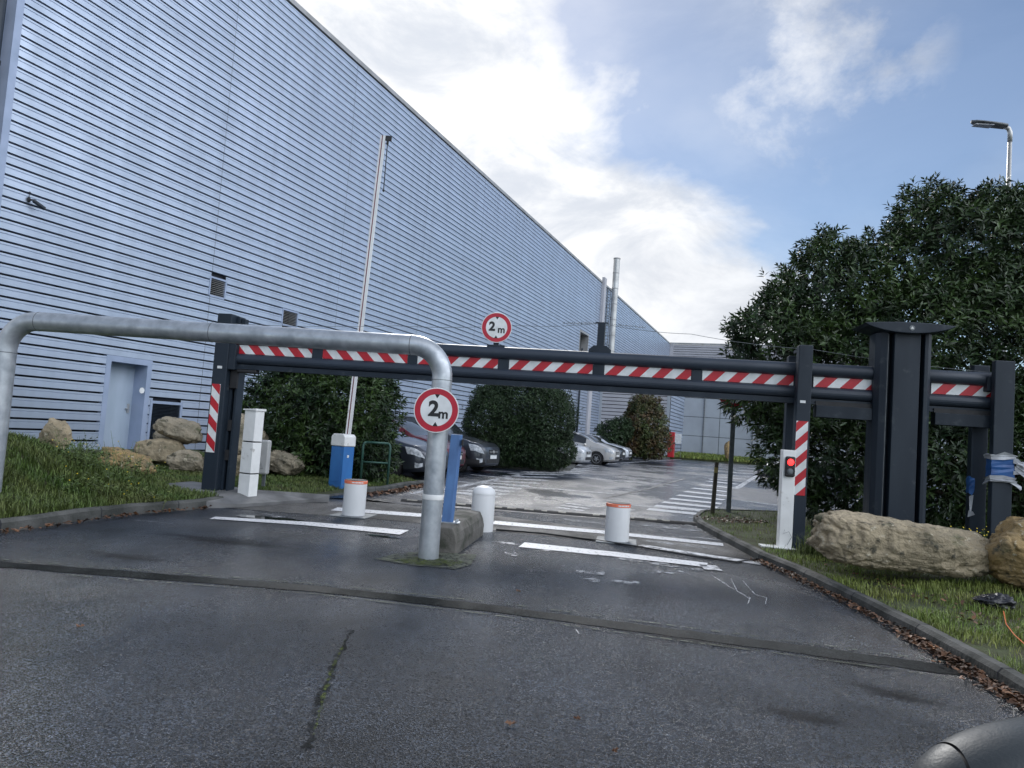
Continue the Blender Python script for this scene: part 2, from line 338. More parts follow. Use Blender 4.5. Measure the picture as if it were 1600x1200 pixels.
def np_mesh(name, V, F, mat, parent=None, smooth=False):
    me = bpy.data.meshes.new(name); n = F.shape[1]
    me.vertices.add(len(V)); me.vertices.foreach_set('co', V.astype(np.float32).ravel())
    me.loops.add(F.size); me.loops.foreach_set('vertex_index', F.astype(np.int32).ravel())
    me.polygons.add(len(F)); me.polygons.foreach_set('loop_start', np.arange(0, F.size, n, dtype=np.int32))
    me.materials.append(mat); me.update(calc_edges=True); me.validate()
    if smooth: me.polygons.foreach_set('use_smooth', [True] * len(me.polygons))
    o = bpy.data.objects.new(name, me); col.objects.link(o)
    if parent: o.parent = parent
    return o
def text_mesh(name, s, size, mat, parent, M, offset=0.0, depth=.001, sx=1.0):
    c = bpy.data.curves.new(name, 'FONT'); c.body = s; c.size = size; c.align_x = 'CENTER'; c.align_y = 'CENTER'; c.offset = offset; c.extrude = depth
    o = bpy.data.objects.new(name, c); col.objects.link(o); dg = bpy.context.evaluated_depsgraph_get()
    me = bpy.data.meshes.new_from_object(o.evaluated_get(dg)); bpy.data.objects.remove(o); bpy.data.curves.remove(c)
    me.transform(M @ Matrix.Diagonal((sx, 1, 1, 1))); me.materials.clear(); me.materials.append(mat); me.name = name
    q = bpy.data.objects.new(name, me); col.objects.link(q); q.parent = parent; return q
def seg_yaw(a, b): return math.atan2(b.y - a.y, b.x - a.x)

# ================================================================== GROUND
mb = MB(); S = 900
mb.add([(-S, -60, 0), (S, -60, 0), (S, S, 0), (-S, S, 0)], [(0, 1, 2, 3)])
structure(mb.build('ground', M_asph))
# car park surface beyond the rubber strip
a, b = G(560, 783), G(1130, 824)
mb = MB(); c1 = a + (a - b) * .2; c2 = b + (b - a) * .9
mb.add([(c1.x, c1.y, .004), (c2.x, c2.y, .004), (60, 62, .004), (60, 140, .004), (-20, 140, .004)], [(0, 1, 2, 3, 4)])
structure(mb.build('car_park', M_asph_far))
# old trench strip across the approach
def ribbon(pts, width, z, wob=0.0, sub=12):
    P = [Vector((p.x, p.y, 0)) for p in pts]; dense = []
    for i in range(len(P) - 1):
        for k in range(sub): dense.append(P[i].lerp(P[i + 1], k / sub))
    dense.append(P[-1]); vs = []; n = len(dense)
    for i, p in enumerate(dense):
        t = (dense[min(i + 1, n - 1)] - dense[max(i - 1, 0)]).normalized(); q = Vector((-t.y, t.x, 0))
        wd = width[0] + (width[1] - width[0]) * i / (n - 1) if isinstance(width, (list, tuple)) else width
        for s in (-1, 1):
            o = p + q * s * (wd / 2 + random.uniform(-wob, wob)); vs.append((o.x, o.y, z))
    return vs, [(2 * i, 2 * i + 2, 2 * i + 3, 2 * i + 1) for i in range(n - 1)]
def marking(name, pts, width, mat, z=.010, wob=.004, label=None):
    mb = MB(); mb.add(*ribbon([G(*p) for p in pts], width, z, wob)); return structure(mb.build(name, mat))
marking('trench_strip', [(-420, 842), (-120, 871), (0, 882), (230, 900), (500, 921), (760, 950), (1000, 982), (1250, 1015), (1505, 1050)], (.18, .24), M_asph_strip, .004, .012)
marking('trench_joint', [(-420, 836), (-120, 864), (0, 875), (230, 893), (500, 914), (760, 941), (1000, 972), (1250, 1005), (1490, 1037)], .022, M_joint, .009, .006)
marking('trench_joint', [(100, 899), (230, 909), (500, 930), (760, 961), (1000, 994), (1250, 1027), (1480, 1060)], .018, M_joint, .009, .005)
M_damp = worn('damp_stain', (.010, .012, .012), None, .40, .62, 9, .9, .1)
marking('damp_stain', [(548, 985), (520, 1045), (500, 1095), (480, 1170)], .03, M_damp, .0045, .02)
M_oil = worn('oil_stain', (.008, .009, .010), None, .48, .92, 2.2, .6, .22, True)
def stain(px, py, rx, ry, rot=0):
    p = G(px, py); mb = MB(); n = 32; mb.add([(0, 0, 0)] + [(math.cos(2 * math.pi * k / n), math.sin(2 * math.pi * k / n), 0) for k in range(n)], [(0, 1 + k, 1 + (k + 1) % n) for k in range(n)])
    o = structure(mb.build('damp_stain', M_oil)); stain.k += 1; o.location = (p.x, p.y, .0012 + .0003 * stain.k); o.scale = (rx, ry, 1); o.rotation_euler = (0, 0, rot)
stain.k = 0
for q in ((1400, 1085, .55, .28, -.4), (1260, 1120, .45, .22, -.2), (1330, 1035, .6, .2, -.3), (1110, 1005, .8, .18, -.2), (350, 845, 1.5, .45, -.1), (200, 870, .9, .3, -.1)): stain(*q)
marking('moss_crack', [(540, 1000), (520, 1045), (505, 1090), (490, 1150)], .014, M_moss, .006, .008)
# dark tarmac band around the gate foundation
mb = MB(); P = [G(330, 792), G(470, 778), G(560, 779), G(700, 798), G(1140, 850), G(1205, 878), G(1120, 868), G(940, 846), G(600, 812), G(430, 800)]
mb.add([(p.x, p.y, .004) for p in P], [tuple(range(len(P)))]); structure(mb.build('gate_foundation', M_asph_new))
# puddles
for c, rx, ry in (((430, 812), .55, .16), ((600, 839), .22, .05), ((700, 857), .0, .0)):
    if rx == 0: continue
    p = G(*c); mb = MB(); n = 40
    vs = [(p.x, p.y, .009)] + [(p.x + math.cos(t) * rx * (1 + .35 * mnoise.noise(Vector((math.cos(t) * 2, math.sin(t) * 2, c[0])))), p.y + math.sin(t) * ry * (1 + .5 * mnoise.noise(Vector((math.cos(t) * 3, math.sin(t) * 3, c[1])))) - .2 * math.cos(t) * rx, .009) for t in [2 * math.pi * k / n for k in range(n)]]
    mb.add(vs, [(0, 1 + k, 1 + (k + 1) % n) for k in range(n)]); structure(mb.build('puddle', M_pud))

# road paint
marking('road_marking', [(332, 810), (480, 819), (632, 833)], (.22, .42), M_paint)
marking('road_marking', [(522, 796), (660, 806), (700, 809)], .42, M_paint)
marking('road_marking', [(770, 817), (950, 833), (1130, 852)], (.42, .30), M_paint)
marking('road_marking', [(815, 852), (960, 867), (1105, 884)], (.40, .32), M_paint)
marking('road_marking', [(1000, 853), (1190, 882)], .20, M_paintw)
marking('road_marking', [(1105, 884), (1115, 892)], .20, M_paintw)
for q in ([(880, 812), (965, 822)], [(1000, 820), (1110, 833)], [(1080, 808), (1110, 818)]): marking('road_marking', q, .25, M_scuff)
for q in ([(790, 866), (830, 868)], [(900, 893), (945, 897)], [(905, 906), (1000, 912)], [(1020, 893), (1075, 896)], [(840, 858), (940, 868)], [(1010, 845), (1120, 858)], [(1060, 862), (1180, 880)], [(960, 872), (1100, 892)], [(770, 848), (830, 852)], [(1080, 840), (1140, 846)], [(420, 803), (440, 812)], [(1060, 815), (1100, 830)]): marking('limescale_stain', q, .16, M_scuff, .007, .05)
for q in ([(1120, 905), (1140, 918), (1172, 935), (1168, 945)], [(1142, 905), (1152, 925), (1172, 937)], [(1160, 908), (1180, 930), (1198, 935), (1196, 945)], [(1112, 900), (1138, 915)], [(900, 985), (905, 992)], [(200, 812), (270, 819)]): marking('chalk_scratch', q, .007, M_paintw, .007, .003)
# zebra and hatched bays in the car park
def bars(n, a0, a1, b0, b1, wd, mat=M_paintw):
    for i in range(n):
        t = i / (n - 1); p = (a0[0] + (a1[0] - a0[0]) * t, a0[1] + (a1[1] - a0[1]) * t); q = (b0[0] + (b1[0] - b0[0]) * t, b0[1] + (b1[1] - b0[1]) * t)
        marking('road_marking', [p, q], wd, mat, .010, .01)
bars(9, (1012, 796), (1106, 752), (1112, 806), (1152, 757), .50, M_paint)
bars(7, (1108, 749), (1165, 727), (1160, 753), (1195, 729), .6)
bars(3, (868, 793), (886, 787), (912, 799), (926, 792), .22); bars(3, (946, 797), (955, 793), (980, 802), (990, 798), .22)
bars(9, (715, 770), (800, 741), (775, 778), (880, 742), .5)
bars(6, (820, 738), (880, 726), (905, 740), (940, 728), .6)
for q in ([(690, 766), (830, 739)], [(640, 772), (690, 763)], [(1150, 764), (1185, 742), (1200, 731)], [(900, 728), (1080, 717)], [(945, 786), (1100, 800)], [(770, 757), (960, 772)], [(870, 744), (1060, 759)], [(1160, 783), (1215, 790)], [(905, 722), (1000, 727)], [(735, 742), (800, 748)], [(760, 735), (830, 740)], [(705, 752), (765, 757)], [(1060, 740), (1190, 748)], [(1010, 728), (1150, 733)]):
    marking('road_marking', q, .2, M_paintw)
for q in ([(945, 779), (1010, 765), (1070, 748)], [(1010, 742), (1120, 751), (1240, 757)]): marking('tar_seam', q, .10, M_asph_new, .012, .03)

# ================================================================== LEFT VERGE, KERBS
WD = Vector((.355, .935, 0)).normalized(); WN = Vector((WD.y, -WD.x, 0))       # along the long wall, and out of it
_w0 = G(190, 703, .26)
_w0 = D(190, 703, 18.0); _w0.z = 0
CORN = PL(8, 150, _w0, WN); CORN.z = 0
def wu(p): return (Vector(p) - CORN).dot(WD)
def WP(u, z, out=0): return CORN + WD * u + WN * out + Vector((0, 0, z))
def wallhit(px, py, out=0):
    p = PL(px, py, CORN + WN * out, WN); return wu(p), p.z

def chain(pts, step=.25):
    o = []
    for a_, b_ in zip(pts[:-1], pts[1:]):
        n = max(1, int((b_ - a_).length / step)); o += [a_.lerp(b_, k / n) for k in range(n)]
    return o + [pts[-1]]
KH = .12
left_edge = chain([Vector((-7.2, 3.2, 0)), Vector((-6.0, 6.4, 0))] + [G(x, y) for x, y in ((0, 833), (60, 825), (130, 813), (210, 804), (310, 796), (350, 790))])
left_edge2 = chain([G(x, y) for x, y in ((350, 790), (430, 783), (500, 778), (545, 772), (600, 768), (640, 760), (672, 757))])
moundc = D(-60, 700, 9.0)
def hleft(x, y, dist):
    base = .10 + .16 * min(1, max(0, (dist - 2.2) / 6))
    dx, dy = x - (-7.6), y - 9.0
    mnd = 1.02 * math.exp(-((dx / 2.0) ** 2 + (dy / 2.4) ** 2)) * min(1, dist / 1.2)
    return base + mnd + .05 * mnoise.noise(Vector((x * 1.2, y * 1.2, 0))) * min(1, dist)
def h2(x, y, d): return .02 + .11 * min(1, d / .9) + .16 * min(1, max(0, (d - 2.2) / 6))
def loft_verge(edge, name, hf, inset=.10):
    mb = MB(); rows = []
    for i, e in enumerate(edge):
        t = (edge[min(i + 1, len(edge) - 1)] - edge[max(i - 1, 0)]).normalized(); q = Vector((-t.y, t.x, 0))
        # far point on the wall, moved along its length so rays do not cross
        u = wu(e); far = WP(max(u, .0) if u > 0 else u, 0, .0); e2 = e + q * inset
        rows.append([e2.lerp(far, (k / 40) ** 1.3) for k in range(41)])
    vs = []
    for i, rw in enumerate(rows):
        for p in rw:
            d_ = (p - rw[0]).length; vs.append((p.x, p.y, hf(p.x, p.y, d_)))
    n = 41; fs = [(i * n + k, (i + 1) * n + k, (i + 1) * n + k + 1, i * n + k + 1) for i in range(len(rows) - 1) for k in range(40)]
    mb.add(vs, fs); return structure(mb.build(name, M_soil, smooth=True)), vs, rows
vleft, vlv, vlr = loft_verge(left_edge, 'grass_bank', hleft)
vleft2, vlv2, vlr2 = loft_verge(left_edge2, 'grass_verge', lambda x, y, d: h2(x, y, d) + .02 * mnoise.noise(Vector((x, y, 0))))

def kerb(edge, name='kerb', h=KH, wd=.10, left=True):
    mb = MB(); n = len(edge); vs = []
    for i, p in enumerate(edge):
        t = (edge[min(i + 1, n - 1)] - edge[max(i - 1, 0)]).normalized(); q = Vector((-t.y, t.x, 0)) * (1 if left else -1)
        j = .006 * mnoise.noise(p * 3)
        for o, z in ((0, -.05), (.004, h - .03 + j), (.03, h + j), (wd, h + j), (wd + .01, -.05)): v = p + q * o; vs.append((v.x, v.y, z))
    fs = [(i * 5 + k, (i + 1) * 5 + k, (i + 1) * 5 + k + 1, i * 5 + k + 1) for i in range(n - 1) for k in range(4)]
    fs += [(0, 1, 2, 3, 4), tuple((n - 1) * 5 + k for k in range(5))]
    mb.add(vs, fs); mb.k = 1
    for i in range(2, n - 1, 4):        # mortar joints between the kerb stones
        p = edge[i]; t = (edge[i + 1] - edge[i - 1]).normalized(); q = Vector((-t.y, t.x, 0)) * (1 if left else -1); hj = h + .006 * mnoise.noise(p * 3)
        for s_ in (-1,):
            a_, b_ = p - t * .006, p + t * .006
            mb.add([v + q * o + Vector((0, 0, z)) for v in (a_, b_) for o, z in ((-.0015, 0), (.002, hj - .029), (.029, hj + .0015), (wd, hj + .0015))], [(k, k + 4, k + 5, k + 1) for k in range(3)])
    return structure(mb.build(name, [M_kerb, M_dark]))
kerb(left_edge, h=.13); kerb(left_edge2[:14], h=.025); kerb(left_edge2[13:], h=.10)
# footway behind the left gate post
mb = MB(); A = [G(240, 757, .16), G(300, 752, .16), G(400, 765, .16), G(515, 773, .13), G(492, 780, .05), G(370, 788, .05), G(322, 783, .10)]
mb.add([(p.x, p.y, p.z) for p in A] + [(p.x, p.y, -.02) for p in A], [(0, 1, 2, 6), (2, 5, 6), (2, 3, 4, 5)] + [(i, (i + 1) % 7, 7 + (i + 1) % 7, 7 + i) for i in range(7)]); structure(mb.build('footway', M_path))

# ================================================================== RIGHT VERGE
right_edge = chain([G(1240, 806), G(1110, 803), G(1092, 806), G(1083, 813), G(1090, 824), G(1130, 846), G(1185, 876), G(1240, 899), G(1330, 944), G(1430, 997), G(1520, 1048), G(1600, 1096), Vector((3.35, 2.2, 0)), Vector((4.0, 0.2, 0))])
kerb(right_edge, h=.11)
def hright(x, y, d): return .09 + .10 * min(1, d / 2.5) + .03 * mnoise.noise(Vector((x * 1.5, y * 1.5, 3))) * min(1, d)
mb = MB(); vs = []; n = 31; rowsR = []
back = [Vector((16, 15.5, 0)), Vector((14, -2, 0))]
for i, e in enumerate(right_edge):
    s = i / (len(right_edge) - 1); t = (right_edge[min(i + 1, len(right_edge) - 1)] - right_edge[max(i - 1, 0)]).normalized(); q = Vector((-t.y, t.x, 0))
    far = back[0].lerp(back[1], s); e2 = e + q * .095; rw = [e2.lerp(far, (k / 30) ** 1.5) for k in range(n)]; rowsR.append(rw)
    for p in rw: vs.append((p.x, p.y, hright(p.x, p.y, (p - e2).length)))
mb.add(vs, [(i * n + k, (i + 1) * n + k, (i + 1) * n + k + 1, i * n + k + 1) for i in range(len(right_edge) - 1) for k in range(n - 1)])
structure(mb.build('grass_verge', M_soil, smooth=True))

# small planted islands in the car park
def island(name, pts, h=.12):
    P = [G(*p) for p in pts]; mb = MB(); n = len(P)
    c = sum(P, Vector()) / n
    inn = [p.lerp(c, .12) for p in P]
    mb.k = 0; mb.add([(p.x, p.y, -.02) for p in P] + [(p.x, p.y, h) for p in P] + [(p.x, p.y, h) for p in inn] + [(c.x, c.y, h + .1)],
           [(i, (i + 1) % n, n + (i + 1) % n, n + i) for i in range(n)] + [(n + i, n + (i + 1) % n, 2 * n + (i + 1) % n, 2 * n + i) for i in range(n)])
    mb.add([(p.x, p.y, h) for p in inn] + [(c.x, c.y, h + .1)], [(i, (i + 1) % n, n) for i in range(n)], 1)
    return structure(mb.build(name, [M_kerb, M_soil]))
isl1 = [(735, 728), (800, 733), (860, 737), (890, 736), (899, 730), (893, 722), (860, 715), (800, 712), (740, 716)]
isl2 = [(965, 714), (1010, 719), (1045, 718), (1052, 713), (1040, 709), (1000, 706), (960, 707)]
island('planted_island', isl1); island('planted_island', isl2)
# far bank below the end wall
mb = MB(); P = [D(1042, 708, 62), D(1220, 720, 62), D(1500, 735, 62)]
mb.add([(P[0].x - 1, 61.5, .0), (P[2].x, 60.5, .0), (P[2].x, 60.6, .15), (P[2].x, 68, .45), (P[0].x - 1, 69, .45), (P[0].x - 1, 61.6, .15)], [(0, 1, 2, 5), (5, 2, 3, 4)])
structure(mb.build('far_bank', M_soil))

# ================================================================== BUILDINGS
PITCHC = .224; HB = 14.15
def cladding(mb, Pf, u0, u1, z0, z1, holes=(), seam=None, pitch=PITCHC, depth=.045, proud=0.0, rnd=True):
    """horizontal ribbed sheets; Pf(u,z,out) gives the point"""
    nrow = int(round((z1 - z0) / pitch))
    for r in range(nrow):
        zt = z1 - r * pitch; zb = zt - pitch
        cuts = [(u0, u1)]
        for (h0, h1, k0, k1) in holes:
            if zb < k1 - .01 and zt > k0 + .01:
                nc = []
                for a_, b_ in cuts:
                    if h1 <= a_ or h0 >= b_: nc.append((a_, b_)); continue
                    if h0 > a_: nc.append((a_, h0))
                    if h1 < b_: nc.append((h1, b_))
                cuts = nc
        segs = []
        for a_, b_ in cuts:
            if seam:
                k = math.ceil((a_ + .01) / seam); x = a_
                while k * seam < b_ - .02: segs.append((x, k * seam - .006)); x = k * seam + .006; k += 1
                segs.append((x, b_))
            else: segs.append((a_, b_))
        prof = [(depth, zt), (depth, zb + .40 * pitch), (.0, zb + .33 * pitch), (.0, zb + .09 * pitch), (depth, zb)]
        prof = [(-.03, zt - .19 * pitch), (depth, zt - .175 * pitch), (depth, zt - .36 * pitch), (depth - .013, zt - .385 * pitch), (depth + .002, zt - .44 * pitch), (depth + .002, zb + .005), (-.03, zb)]
        for a_, b_ in segs:
            jz = 0
            vs = [Pf(u, z + jz, o + proud) for u in (a_, b_) for o, z in prof]
            mb.add(vs, [(k, k + 1, k + 8, k + 7) for k in range(6)])
ULEN = 90.0
_e = wallhit(1047, 533); ULEN = _e[0]
wh = thing('warehouse', 'long tall warehouse clad in blue grey ribbed metal sheets, filling the left side', 'building', CORN)
Tw = Matrix.Translation(-CORN)
def LW(u, z, out=0): return WP(u, z, out) - CORN
# openings (measured on the wall plane)
def hole(x0, y0, x1, y1):
    a_ = wallhit(x0, y0); b_ = wallhit(x1, y1); return [min(a_[0], b_[0]), max(a_[0], b_[0]), min(a_[1], b_[1]), max(a_[1], b_[1])]
dr = hole(172, 564, 215, 703); dr[2] = .2
gr = hole(236, 630, 274, 693); gr[2] = .5
v1 = hole(328, 434, 348, 466); v2 = hole(441, 484, 461, 511); wn_ = hole(906, 518, 916, 560)
holes = [tuple(x) for x in (dr, gr, v1, v2, wn_)]
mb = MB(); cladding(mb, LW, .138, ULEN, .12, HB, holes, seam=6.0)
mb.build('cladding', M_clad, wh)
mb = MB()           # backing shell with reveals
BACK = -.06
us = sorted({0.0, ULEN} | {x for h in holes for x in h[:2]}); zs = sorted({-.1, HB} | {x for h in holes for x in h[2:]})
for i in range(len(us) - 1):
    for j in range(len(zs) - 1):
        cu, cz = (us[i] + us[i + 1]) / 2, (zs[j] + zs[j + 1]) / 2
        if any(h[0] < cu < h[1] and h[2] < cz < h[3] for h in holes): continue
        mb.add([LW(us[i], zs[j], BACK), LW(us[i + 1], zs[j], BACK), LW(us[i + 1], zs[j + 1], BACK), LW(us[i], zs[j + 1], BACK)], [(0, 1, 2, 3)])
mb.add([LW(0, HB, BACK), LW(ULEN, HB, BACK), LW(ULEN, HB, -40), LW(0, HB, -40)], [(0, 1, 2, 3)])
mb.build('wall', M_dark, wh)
mb = MB(); mb.add([LW(0, -.1, BACK), LW(0, HB, BACK), LW(0, HB, -40), LW(0, -.1, -40)], [(0, 1, 2, 3)]); mb.build('gable_wall', M_trim, wh)
def wbox(mb, u0, u1, z0, z1, o0, o1):
    vs = [LW(u, z, o) for z in (z0, z1) for u, o in ((u0, o0), (u1, o0), (u1, o1), (u0, o1))]
    mb.add(vs, [(3, 2, 1, 0), (4, 5, 6, 7), (0, 1, 5, 4), (1, 2, 6, 5), (2, 3, 7, 6), (3, 0, 4, 7)])
mb = MB(); wbox(mb, -.02, ULEN, HB + .002, HB + .16, -.4, .10); mb.build('parapet_cap', M_cap, wh)
mb = MB(); wbox(mb, -.02, .135, .0, HB, -.3, .055); mb.build('corner_trim', M_trim, wh)
# door with reveal
def frame(h, wf, out, mat, name, par, bottom=True, dep=.35):
    mb = MB(); wbox(mb, h[0] - wf, h[0], h[2], h[3] + wf, -dep, out); wbox(mb, h[1], h[1] + wf, h[2], h[3] + wf, -dep, out); wbox(mb, h[0], h[1], h[3], h[3] + wf, -dep, out)
    if bottom: wbox(mb, h[0], h[1], h[2] - wf, h[2], -dep, out)
    return mb.build(name, mat, par)
mb = MB(); wbox(mb, dr[0], dr[1], dr[2] - .3, dr[3], -.42, -.36); door = mb.build('door', M_door, wh)
frame(dr, .14, .052, M_trim, 'door_frame', door, False, .42)
mb = MB(); um = dr[1] - .10; wbox(mb, um - .03, um + .03, 1.15, 1.38, -.358, -.34); wbox(mb, um - .09, um + .0, 1.24, 1.27, -.34, -.30)
mb.build('handle', M_steel, door)
mb = MB(); p = wallhit(219, 610); mb.lathe([(.075, 0), (.075, .006)], 20, Matrix.Translation(LW(p[0], p[1], .055)) @ WN.to_track_quat('Z', 'Y').to_matrix().to_4x4())
mb.build('notice_disc', M_refw, door)
def louvre(h, name, n, fr=.05, dep=.12, mat=M_trim, lab=None, slat=None):
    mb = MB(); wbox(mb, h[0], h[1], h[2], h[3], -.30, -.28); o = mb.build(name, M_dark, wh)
    if lab: o['label'] = lab
    frame(h, fr, .058, mat, 'frame', o, True, .30)
    mb = MB()
    for k in range(n):
        z = h[2] + (h[3] - h[2]) * (k + .5) / n; t = (h[3] - h[2]) / n * .40
        vs = [LW(u, z + dz, oo) for u in (h[0] + .005, h[1] - .005) for oo, dz in ((.03, -t), (.035, -t + .012), (-.06, t), (-.065, t - .012))]
        mb.add(vs, [(0, 1, 5, 4), (1, 2, 6, 5), (2, 3, 7, 6), (3, 0, 4, 7)])
    mb.build('slats', slat or M_cap, o); return o
louvre(v1, 'louvre_vent', 9); louvre(v2, 'louvre_vent', 9)
o = louvre(gr, 'louvre_grille', 26, .07, slat=M_anth2)
mb = MB(); wbox(mb, wn_[0], wn_[1], wn_[2], wn_[3], -.5, -.48); o = mb.build('window', M_glass, wh); frame(wn_, .15, .06, M_cap, 'window_frame', o, True, .5)
# vertical trims far along the wall
for px_, wd_ in ((918, .9),):
    u = wallhit(px_, 600)[0]; mb = MB(); wbox(mb, u, u + wd_, .1, HB * .52, .05, .20); mb.build('corner_trim', M_clad2, wh)
u = wallhit(936, 500)[0]; mb = MB(); wbox(mb, u, u + .7, 6.0, HB + .5, .05, .28); mb.build('duct', M_clad2, wh)
# far return wall of the same building
PN = WN  # direction out from the wall
def LR(v, z, out=0): return WP(ULEN, z, 0) + WN * v - WD * out - CORN
mb = MB(); cladding(mb, LR, .05, 26, .1, HB, pitch=.30, depth=.05, rnd=False); mb.build('end_cladding', M_clad2, wh)
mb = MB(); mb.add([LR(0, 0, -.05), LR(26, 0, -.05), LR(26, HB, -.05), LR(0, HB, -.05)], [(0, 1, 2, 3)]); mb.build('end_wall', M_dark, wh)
mb = MB(); mb.add([LR(0, HB, .1), LR(26, HB, .1), LR(26, HB + .25, .1), LR(0, HB + .25, .1)], [(0, 1, 2, 3)]); mb.build('end_cap', M_cap, wh)
mb = MB(); vs = [LR(v, z, o_) for z in (0, HB) for v, o_ in ((0.06, .05), (.5, .05), (.5, .12), (0.06, .12))]; mb.add(vs, [(0, 1, 5, 4), (1, 2, 6, 5), (2, 3, 7, 6), (3, 0, 4, 7)]); mb.build('corner_trim', M_clad2, wh)

# drain pipes on the wall
def wallpipe(px, z0, z1, r, mat, name, label, out=.16):
    u = wallhit(px, 600)[0]; p = WP(u, 0, out); t = thing(name, label, 'drainpipe', p)
    mb = MB(); mb.tube([(0, 0, z0), (0, 0, z1)], r, 12); mb.build('pipe', mat, t, True)
    mb = MB()
    for z in np.arange(z0 + 1, z1, 2.2): mb.lathe([(r + .02, z), (r + .02, z + .06)], 12)
    mb.build('brackets', mat, t); return t
wallpipe(903, .1, 8, .07, M_anth, 'drainpipe', 'dark thin drainpipe on the warehouse wall right of the trimmed green hedge')
t = thing('drainpipe', 'dark vertical pipe beyond the near corner of the warehouse at the left edge', 'drainpipe', WP(-.22, 0, -.12))
mb = MB(); mb.tube([(0, 0, 0), (0, 0, HB)], .10, 12); mb.build('pipe', M_anth, t, True)
mb = MB(); [mb.lathe([(.12, z), (.12, z + .08)], 12) for z in (2, 5, 8, 11, 13.5)]; mb.build('brackets', M_anth, t)
# flue chimney and ladder
u = wallhit(950, 500)[0]; cp = WP(u - 2.6, 0, 1.3)
cp = D(958, 500, 62.5); cp.z = 0
t = thing('chimney', 'tall shiny steel flue standing against the far part of the warehouse wall', 'chimney', cp)
ztop = D(961, 404, 62.5).z
mb = MB(); mb.tube([(0, 0, 5), (0, 0, ztop)], .27, 20); mb.build('flue', M_steel, t, True, autos=R(50))
mb = MB()
for z in np.arange(6, ztop - .1, 1.35): mb.lathe([(.285, z), (.285, z + .07)], 20)
mb.lathe([(.30, ztop - .05), (.30, ztop + .04)], 20); mb.build('joint_rings', M_cap, t)
mb = MB()
for x in (-.62, -.36): mb.box(x - .03, x + .03, -.03, .03, 5, ztop - 2.6)
for z in np.arange(5.2, ztop - 2.7, .3): mb.box(-.6, -.38, -.02, .02, z, z + .035)
for z in np.arange(6, ztop - 2.7, .8): mb.tube([(-.70 + .0, -.03, z), (-.74, -.45, z), (-.5, -.65, z), (-.26, -.45, z), (-.3, -.03, z)], .02, 6)
mb.build('ladder', M_post, t)

# annex projecting from the warehouse
ua = wallhit(935, 650)[0]
an = thing('annex_building', 'low light grey ribbed metal annex behind the autumn coloured bush', 'building', WP(ua, 0, 0))
A0 = WP(ua, 0, 0)
tt = None
for k in range(400):
    q = A0 + WN * (k * .05)
    v = q - CAM; 
    if 800 + FPX * v.dot(rt) / v.dot(fw) > 1041 - .0: tt = k * .05; break
def LA(v, z, out=0): return WN * v - WD * out + Vector((0, 0, z))
HA = 7.2
mb = MB(); cladding(mb, LA, .2, tt - .2, .3, HA, pitch=.30, depth=.05, rnd=False); mb.build('front_cladding', M_clad2, an)
A1 = WN * tt
def LB(u, z, out=0): return A1 + WD * u + WN * out + Vector((0, 0, z))
mb = MB(); cladding(mb, LB, .25, 8.6, .3, HA, pitch=.30, depth=.05, rnd=False); mb.build('side_cladding', M_clad, an)
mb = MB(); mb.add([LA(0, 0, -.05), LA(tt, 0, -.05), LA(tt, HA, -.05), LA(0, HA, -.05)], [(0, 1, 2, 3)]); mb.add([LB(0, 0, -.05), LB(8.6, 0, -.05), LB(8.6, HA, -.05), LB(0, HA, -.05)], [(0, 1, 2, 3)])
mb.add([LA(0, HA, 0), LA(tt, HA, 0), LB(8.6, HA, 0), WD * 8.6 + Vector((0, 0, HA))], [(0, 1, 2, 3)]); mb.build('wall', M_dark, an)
mb = MB()
for v in (0, tt - .2):
    vs = [LA(v + a_, z, o_) for z in (0.0, HA) for a_, o_ in ((0, -.0), (.24, -.0), (.24, .09), (0, .09))]; mb.add(vs, [(0, 1, 5, 4), (1, 2, 6, 5), (2, 3, 7, 6), (3, 0, 4, 7), (4, 5, 6, 7)])
mb.build('corner_trim', M_panel, an)
mb = MB(); p = PL(922, 672, A0, WD) - A0; q_ = thing
# meter box on the annex front
pv = PL(960, 700, A0 , WD)
# panel building
B0 = A0 + LB(8.6, 0, 0)
pb = thing('panel_building', 'flat grey building of large square wall panels at the far end of the car park', 'building', B0)
def LP(v, z, out=0): return WN * v - WD * out + Vector((0, 0, z))
mb = MB(); PW, PH = 3.3, 1.75; HP = 7.0
for i in range(11):
    for j in range(4):
        mb.add([LP(i * PW + .03, .35 + j * PH + .03, .03), LP((i + 1) * PW - .03, .35 + j * PH + .03, .03), LP((i + 1) * PW - .03, .35 + (j + 1) * PH - .03, .03), LP(i * PW + .03, .35 + (j + 1) * PH - .03, .03)], [(0, 1, 2, 3)])
mb.build('wall_panels', M_panel, pb)
mb = MB(); mb.add([LP(0, 0, 0), LP(36.3, 0, 0), LP(36.3, 7.4, 0), LP(0, 7.4, 0)], [(0, 1, 2, 3)]); mb.add([LP(0, 7.4, 0), LP(36.3, 7.4, 0), LP(36.3, 7.4, -8), LP(0, 7.4, -8)], [(0, 1, 2, 3)]); mb.build('wall', M_post, pb)
mb = MB()
for v in (1.9, 6.2, 9.8): mb.tube([LP(v, .4, .12), LP(v, 7.2, .12)], .05, 8)
mb.build('conduits', M_post, pb)
